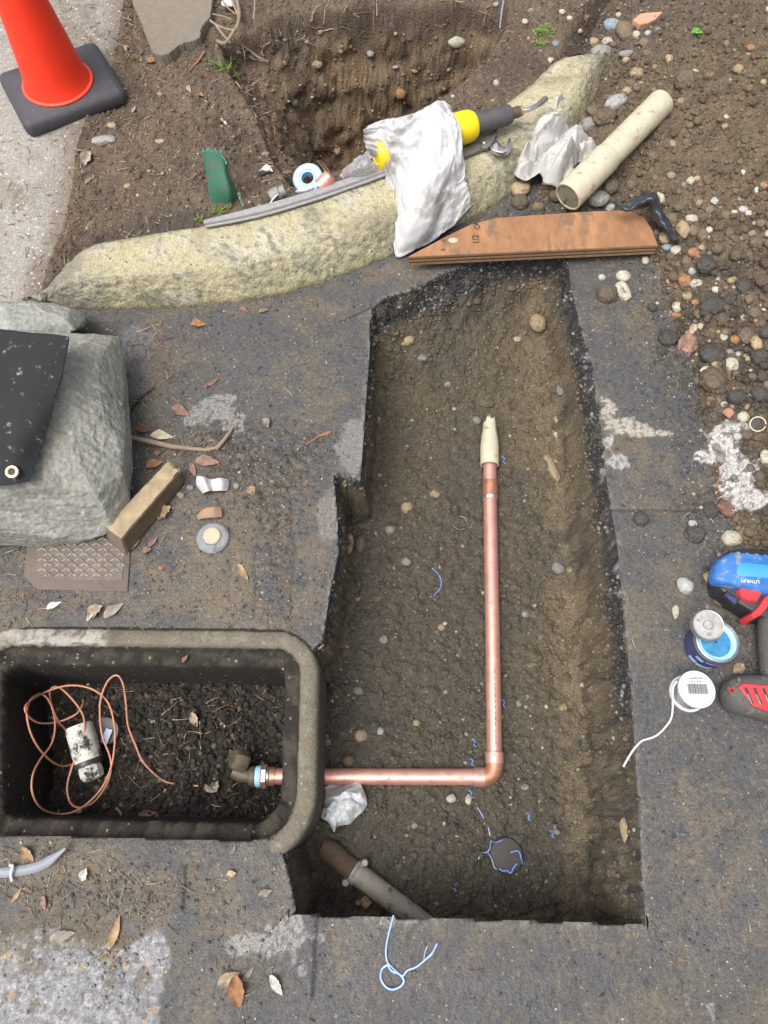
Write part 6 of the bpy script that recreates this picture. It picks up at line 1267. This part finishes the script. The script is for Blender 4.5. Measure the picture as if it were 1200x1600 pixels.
# ================================================================ GRASS TUFTS and moss
def tuft(uv, n, h, spread, label, cat='grass tuft', name='grass_tuft'):
    b = gnd(*uv); V = []; Fc = []; r_ = random.Random(int(uv[0]))
    for k in range(n):
        a = r_.uniform(0, 6.28); rr = r_.uniform(0, spread); o_ = b+Vector((math.cos(a)*rr*1.6, math.sin(a)*rr, -.002)); o_.z = float(gz(o_.x, o_.y))-.001; le = Vector((r_.gauss(0, .5), r_.gauss(-.1, .5), 1)).normalized(); L_ = h*r_.uniform(.5, 1.1); w = .0011*r_.uniform(.7, 1.3)
        sd_ = le.cross(Vector((r_.gauss(0, 1), r_.gauss(0, 1), .2))).normalized(); s = len(V)
        for t in (0, .4, .75, 1):
            q = o_+le*L_*t+Vector((le.x, le.y, -.5))*L_*.45*t*t; ww = w*(1-t**2)+.0001; V += [q-sd_*ww, q+sd_*ww]
        for t in range(3): Fc.append((s+2*t, s+2*t+1, s+2*t+3, s+2*t+2))
    return tag(mk(name, V, Fc, m_grass, None, smooth=False), label, cat)
tuft((345, 108), 26, .036, .012, 'thin grass tuft on the soil left of the pit'); tuft((365, 118), 20, .036, .010, 'yellow green grass tuft on the slope nearest the pit')
tuft((342, 332), 60, .022, .014, 'short bright grass tuft at the foot of the green shard'); tuft((311, 345), 22, .016, .009, 'small grass tuft beside the tip of the steel bar'); tuft((213, 95), 16, .02, .01, 'wispy dry green tuft under the stone slab')
tuft((848, 52), 120, .016, .018, 'moss clump on the soil by the far curb', 'moss', 'moss_clump'); tuft((842, 70), 70, .014, .010, 'small moss patch just nearer than the moss clump', 'moss', 'moss_clump'); tuft((355, 36), 14, .016, .008, 'tiny green sprout among the root branches', 'sprout', 'green_sprout')
# ================================================================ LOOSE MATERIAL (gravel, crumbs, litter)
areaw = np.abs(np.gradient(GX)[None, :]*np.gradient(GY)[:, None])
view = (np.abs(X) < .62+.36*(Y+.3)) & (Y > -.36) & (Y < 2.1)
I0, F0 = ico(1)
bm_ = bmesh.new(); bmesh.ops.create_icosphere(bm_, subdivisions=1, radius=1); J0 = np.array([v.co[:] for v in bm_.verts]); JF = np.array([[v.index for v in f.verts] for f in bm_.faces]); bm_.free()
C_all = np.where((cls.reshape(ny_-1, nx_-1) == 1)[..., None], Ct[:-1, :-1], np.where((cls.reshape(ny_-1, nx_-1) == 0)[..., None], Cp[:-1, :-1], np.where((cls.reshape(ny_-1, nx_-1) == 2)[..., None], Cd[:-1, :-1], np.where((cls.reshape(ny_-1, nx_-1) == 3)[..., None], Cw[:-1, :-1], Ch[:-1, :-1]))))
def scatter(name, dens_, n, rlo, rhi, mat, pebble=.1, emb=.1, flat=.75, power=2.2, lightf=1.0, pal=((.34, .27, .18), (.42, .38, .30), (.24, .23, .21), (.28, .18, .11)), size_y=True):
    d = (dens_*areaw*view)[:-1, :-1].ravel(); d = np.clip(d, 0, None); c = np.cumsum(d); k = np.searchsorted(c, rng.random(n)*c[-1]); j, i = np.divmod(k, nx_-1)
    fx, fy = rng.random(n), rng.random(n)
    x = PX[j, i]*(1-fx)+PX[j, i+1]*fx; y = PY[j, i]*(1-fy)+PY[j+1, i]*fy; z = (Z[j, i]*(1-fx)+Z[j, i+1]*fx)*(1-fy)+(Z[j+1, i]*(1-fx)+Z[j+1, i+1]*fx)*fy
    r = rlo+(rhi-rlo)*rng.random(n)**power*(1.0)
    B_ = I0; nb = len(B_)
    s = r[:, None]*np.stack([rng.uniform(.8, 1.25, n), rng.uniform(.8, 1.25, n), flat*rng.uniform(.75, 1.2, n)], 1)
    a = rng.random(n)*6.283; ca, sa = np.cos(a), np.sin(a)
    V = B_[None]*s[:, None, :]*(1+.30*(rng.random((n, nb))-.5))[..., None]
    R_ = np.stack([V[..., 0]*ca[:, None]-V[..., 1]*sa[:, None], V[..., 0]*sa[:, None]+V[..., 1]*ca[:, None], V[..., 2]], -1)
    R_ += np.stack([x, y, z+s[:, 2]*emb], -1)[:, None, :]
    base = C_all[j, i]*rng.uniform(.75, 1.35, n)[:, None]*lightf; pb = rng.random(n) < pebble; pc_ = np.array(pal)[rng.integers(0, len(pal), n)]*rng.uniform(.6, 1.15, n)[:, None]
    base[pb] = pc_[pb]
    Fq = (F0[None]+(np.arange(n)*nb)[:, None, None]).reshape(-1, 3)
    me = fast_mesh(name, R_.reshape(-1, 3), Fq); set_col(me, np.repeat(base, nb, 0)); o = link(name, me, mat); o['kind'] = 'stuff'; return o
I0, F0 = ico(2)
hz = ((heap_d > .0) & (dT < 0)).astype(float)
heapfoot = np.exp(-((heap_d+.01)/.05)**2)*(dT < -.01)*(dB < 0)
lowheap = smst(P(0, 300).y, P(0, 420).y, Y)
hz = hz*(1-np.clip(gyp, 0, 1)*.9)
scatter('heap_gravel', hz*(.25+1.0*lowheap), 2600, .0035, .0090, m_crumb, pebble=.11, emb=.25)
scatter('heap_clods', hz*lowheap*np.clip(.2+1.5*fbm(X, Y, 7, 3, 510), 0, 1), 330, .006, .0135, m_crumb, pebble=.0, emb=.25, power=1.6, lightf=.8)
I0, F0 = ico(1)
scatter('heap_crumbs', hz*(.9+.2*lowheap), 11000, .0018, .0062, m_crumb, pebble=.05, emb=.2, power=1.6)
scatter('heap_crumbs', heapfoot*(.8+.5*fbm(X, Y, 12, 3, 500)), 3200, .0012, .005, m_crumb, pebble=.12, emb=.3)
tr_ = ((dT > .012) & (dB < 0)).astype(float)
scatter('trench_gravel', tr_*(Z < -.06)*(.5+np.clip(fbm(X, Y, 8, 3, 501), -.4, .6)), 7500, .0014, .0052, m_crumb, pebble=.07, emb=.1, power=2.6, pal=((.30, .24, .16), (.36, .34, .27), (.20, .19, .165), (.12, .12, .11)))
edge_ = (np.exp(-((Z+.03)/.03)**2)*(dT > .0)*(dT < .05)*(dB < 0)*((X > P(760, 500).x)*1.0+(X <= P(760, 500).x)*.8))*np.clip(.6+1.3*fbm(X, Y, 13, 3, 507), 0, 1)*(.08+.92*smst(P(0, 1180).y, P(0, 1020).y, Y))
scatter('asphalt_rubble', edge_, 6500, .0014, .0052, m_crumb, pebble=.14, emb=.1, power=1.5, pal=((.16, .16, .16), (.24, .24, .23), (.05, .05, .05)))
bedm = (soilmask & (heap_d < 0) & (pit_d < 0) & (bed_d > .05)).astype(float)
scatter('soil_crumbs', bedm*(.6+.9*np.clip(fbm(X, Y, 7, 3, 502), -.3, .6)), 5200, .0014, .0056, m_crumb, pebble=.06, emb=.1, power=2.2)
scatter('pit_gravel', (pit_d > .015).astype(float), 2600, .0015, .0065, m_crumb, pebble=.07, emb=.0, power=2.6)
pvm = (pav & (dB < .03)).astype(float)
scatter('grit', pvm*(.12+crum*1.8+dusty*.25+heapfoot*.5+np.exp(-((bed_d+.012)/.02)**2)*.5), 8500, .0008, .0032, m_crumb, pebble=.10, emb=.35, power=2.4)
scatter('grit', pvm, 2600, .0008, .0019, m_crumb, pebble=.8, emb=.35, power=2.2, pal=((.38, .33, .24), (.55, .52, .46), (.30, .29, .27), (.40, .26, .16)))
scatter('box_earth', ((dB > .07)).astype(float), 3400, .0018, .0065, m_crumb, pebble=.012, emb=.1, power=1.8, lightf=.9)
# straw, needles and rootlets
def straws(name, dens_, n, llo, lhi, mats, w=.0006, lift=.002):
    d = (dens_*areaw*view)[:-1, :-1].ravel(); c = np.cumsum(np.clip(d, 0, None)); k = np.searchsorted(c, rng.random(n)*c[-1]); j, i = np.divmod(k, nx_-1)
    x = PX[j, i]; y = PY[j, i]; z = Z[j, i]+lift; L_ = rng.uniform(llo, lhi, n); a = rng.random(n)*6.283; cv = rng.normal(0, .5, n); K = 5; pts = []
    ang = a.copy(); px_, py_ = x.copy(), y.copy()
    rows_ = []
    for s in range(K):
        ww = w*(1.15-.2*s)*rng.uniform(.6, 1.8, n); nx_x, nx_y = -np.sin(ang), np.cos(ang); zz_ = np.maximum(gz(px_, py_), z-.004)+lift*.6+.001*s*rng.random(n)
        rows_.append(np.stack([np.stack([px_-nx_x*ww, py_-nx_y*ww, zz_], -1), np.stack([px_, py_, zz_+ww*1.2], -1), np.stack([px_+nx_x*ww, py_+nx_y*ww, zz_], -1)], 1))
        px_ = px_+np.cos(ang)*L_/K; py_ = py_+np.sin(ang)*L_/K; ang = ang+cv/K
    V = np.concatenate(rows_, 1); nb = 3*K; f = []
    for s in range(K-1):
        for q in range(2): f.append((3*s+q, 3*s+3+q, 3*s+4+q, 3*s+1+q))
    Fq = (np.array(f)[None]+(np.arange(n)*nb)[:, None, None]).reshape(-1, 4); me = fast_mesh(name, V.reshape(-1, 3), Fq)
    pal = np.array([(.30, .23, .15), (.22, .13, .08), (.38, .32, .22), (.15, .11, .08), (.26, .15, .10)]); set_col(me, np.repeat(pal[rng.integers(0, 5, n)]*rng.uniform(.6, 1.1, n)[:, None], nb, 0)); o = link(name, me, m_crumb); o['kind'] = 'stuff'
litz = np.clip(gau(250, 720, 60, 0, 70)+gau(60, 920, 90, 0, 50)+gau(60, 1370, 110, 0, 45)+gau(150, 1400, 120, 0, 40)+gau(250, 550, 50, 0, 90)+gau(230, 840, 60)*.6+gau(40, 1345, 60, 0, 20)+gau(360, 1520, 40)*.5+gau(450, 440, 200, 0, 18)*.4, 0, 1.2)
straws('leaf_litter', pvm*(litz+.02), 850, .008, .035, None)
straws('leaf_litter', bedm*(smst(P(420, 0, .07).x, P(150, 0, .07).x, X)+.15), 900, .008, .035, None, w=.0008)
straws('leaf_litter', (walk_d > 0)*(smst(.3, 0, walk_d)+.3*gau(110, 40, 70, .07)), 380, .008, .03, None, w=.0007)
straws('rootlets', ((dB > .075)).astype(float), 120, .010, .045, None, w=.0006, lift=.004)
straws('rootlets', ((pit_d > .0)).astype(float)*smst(.06, -.02, -Z*0+np.abs(Z-.04)), 160, .015, .06, None, w=.0009, lift=.004)
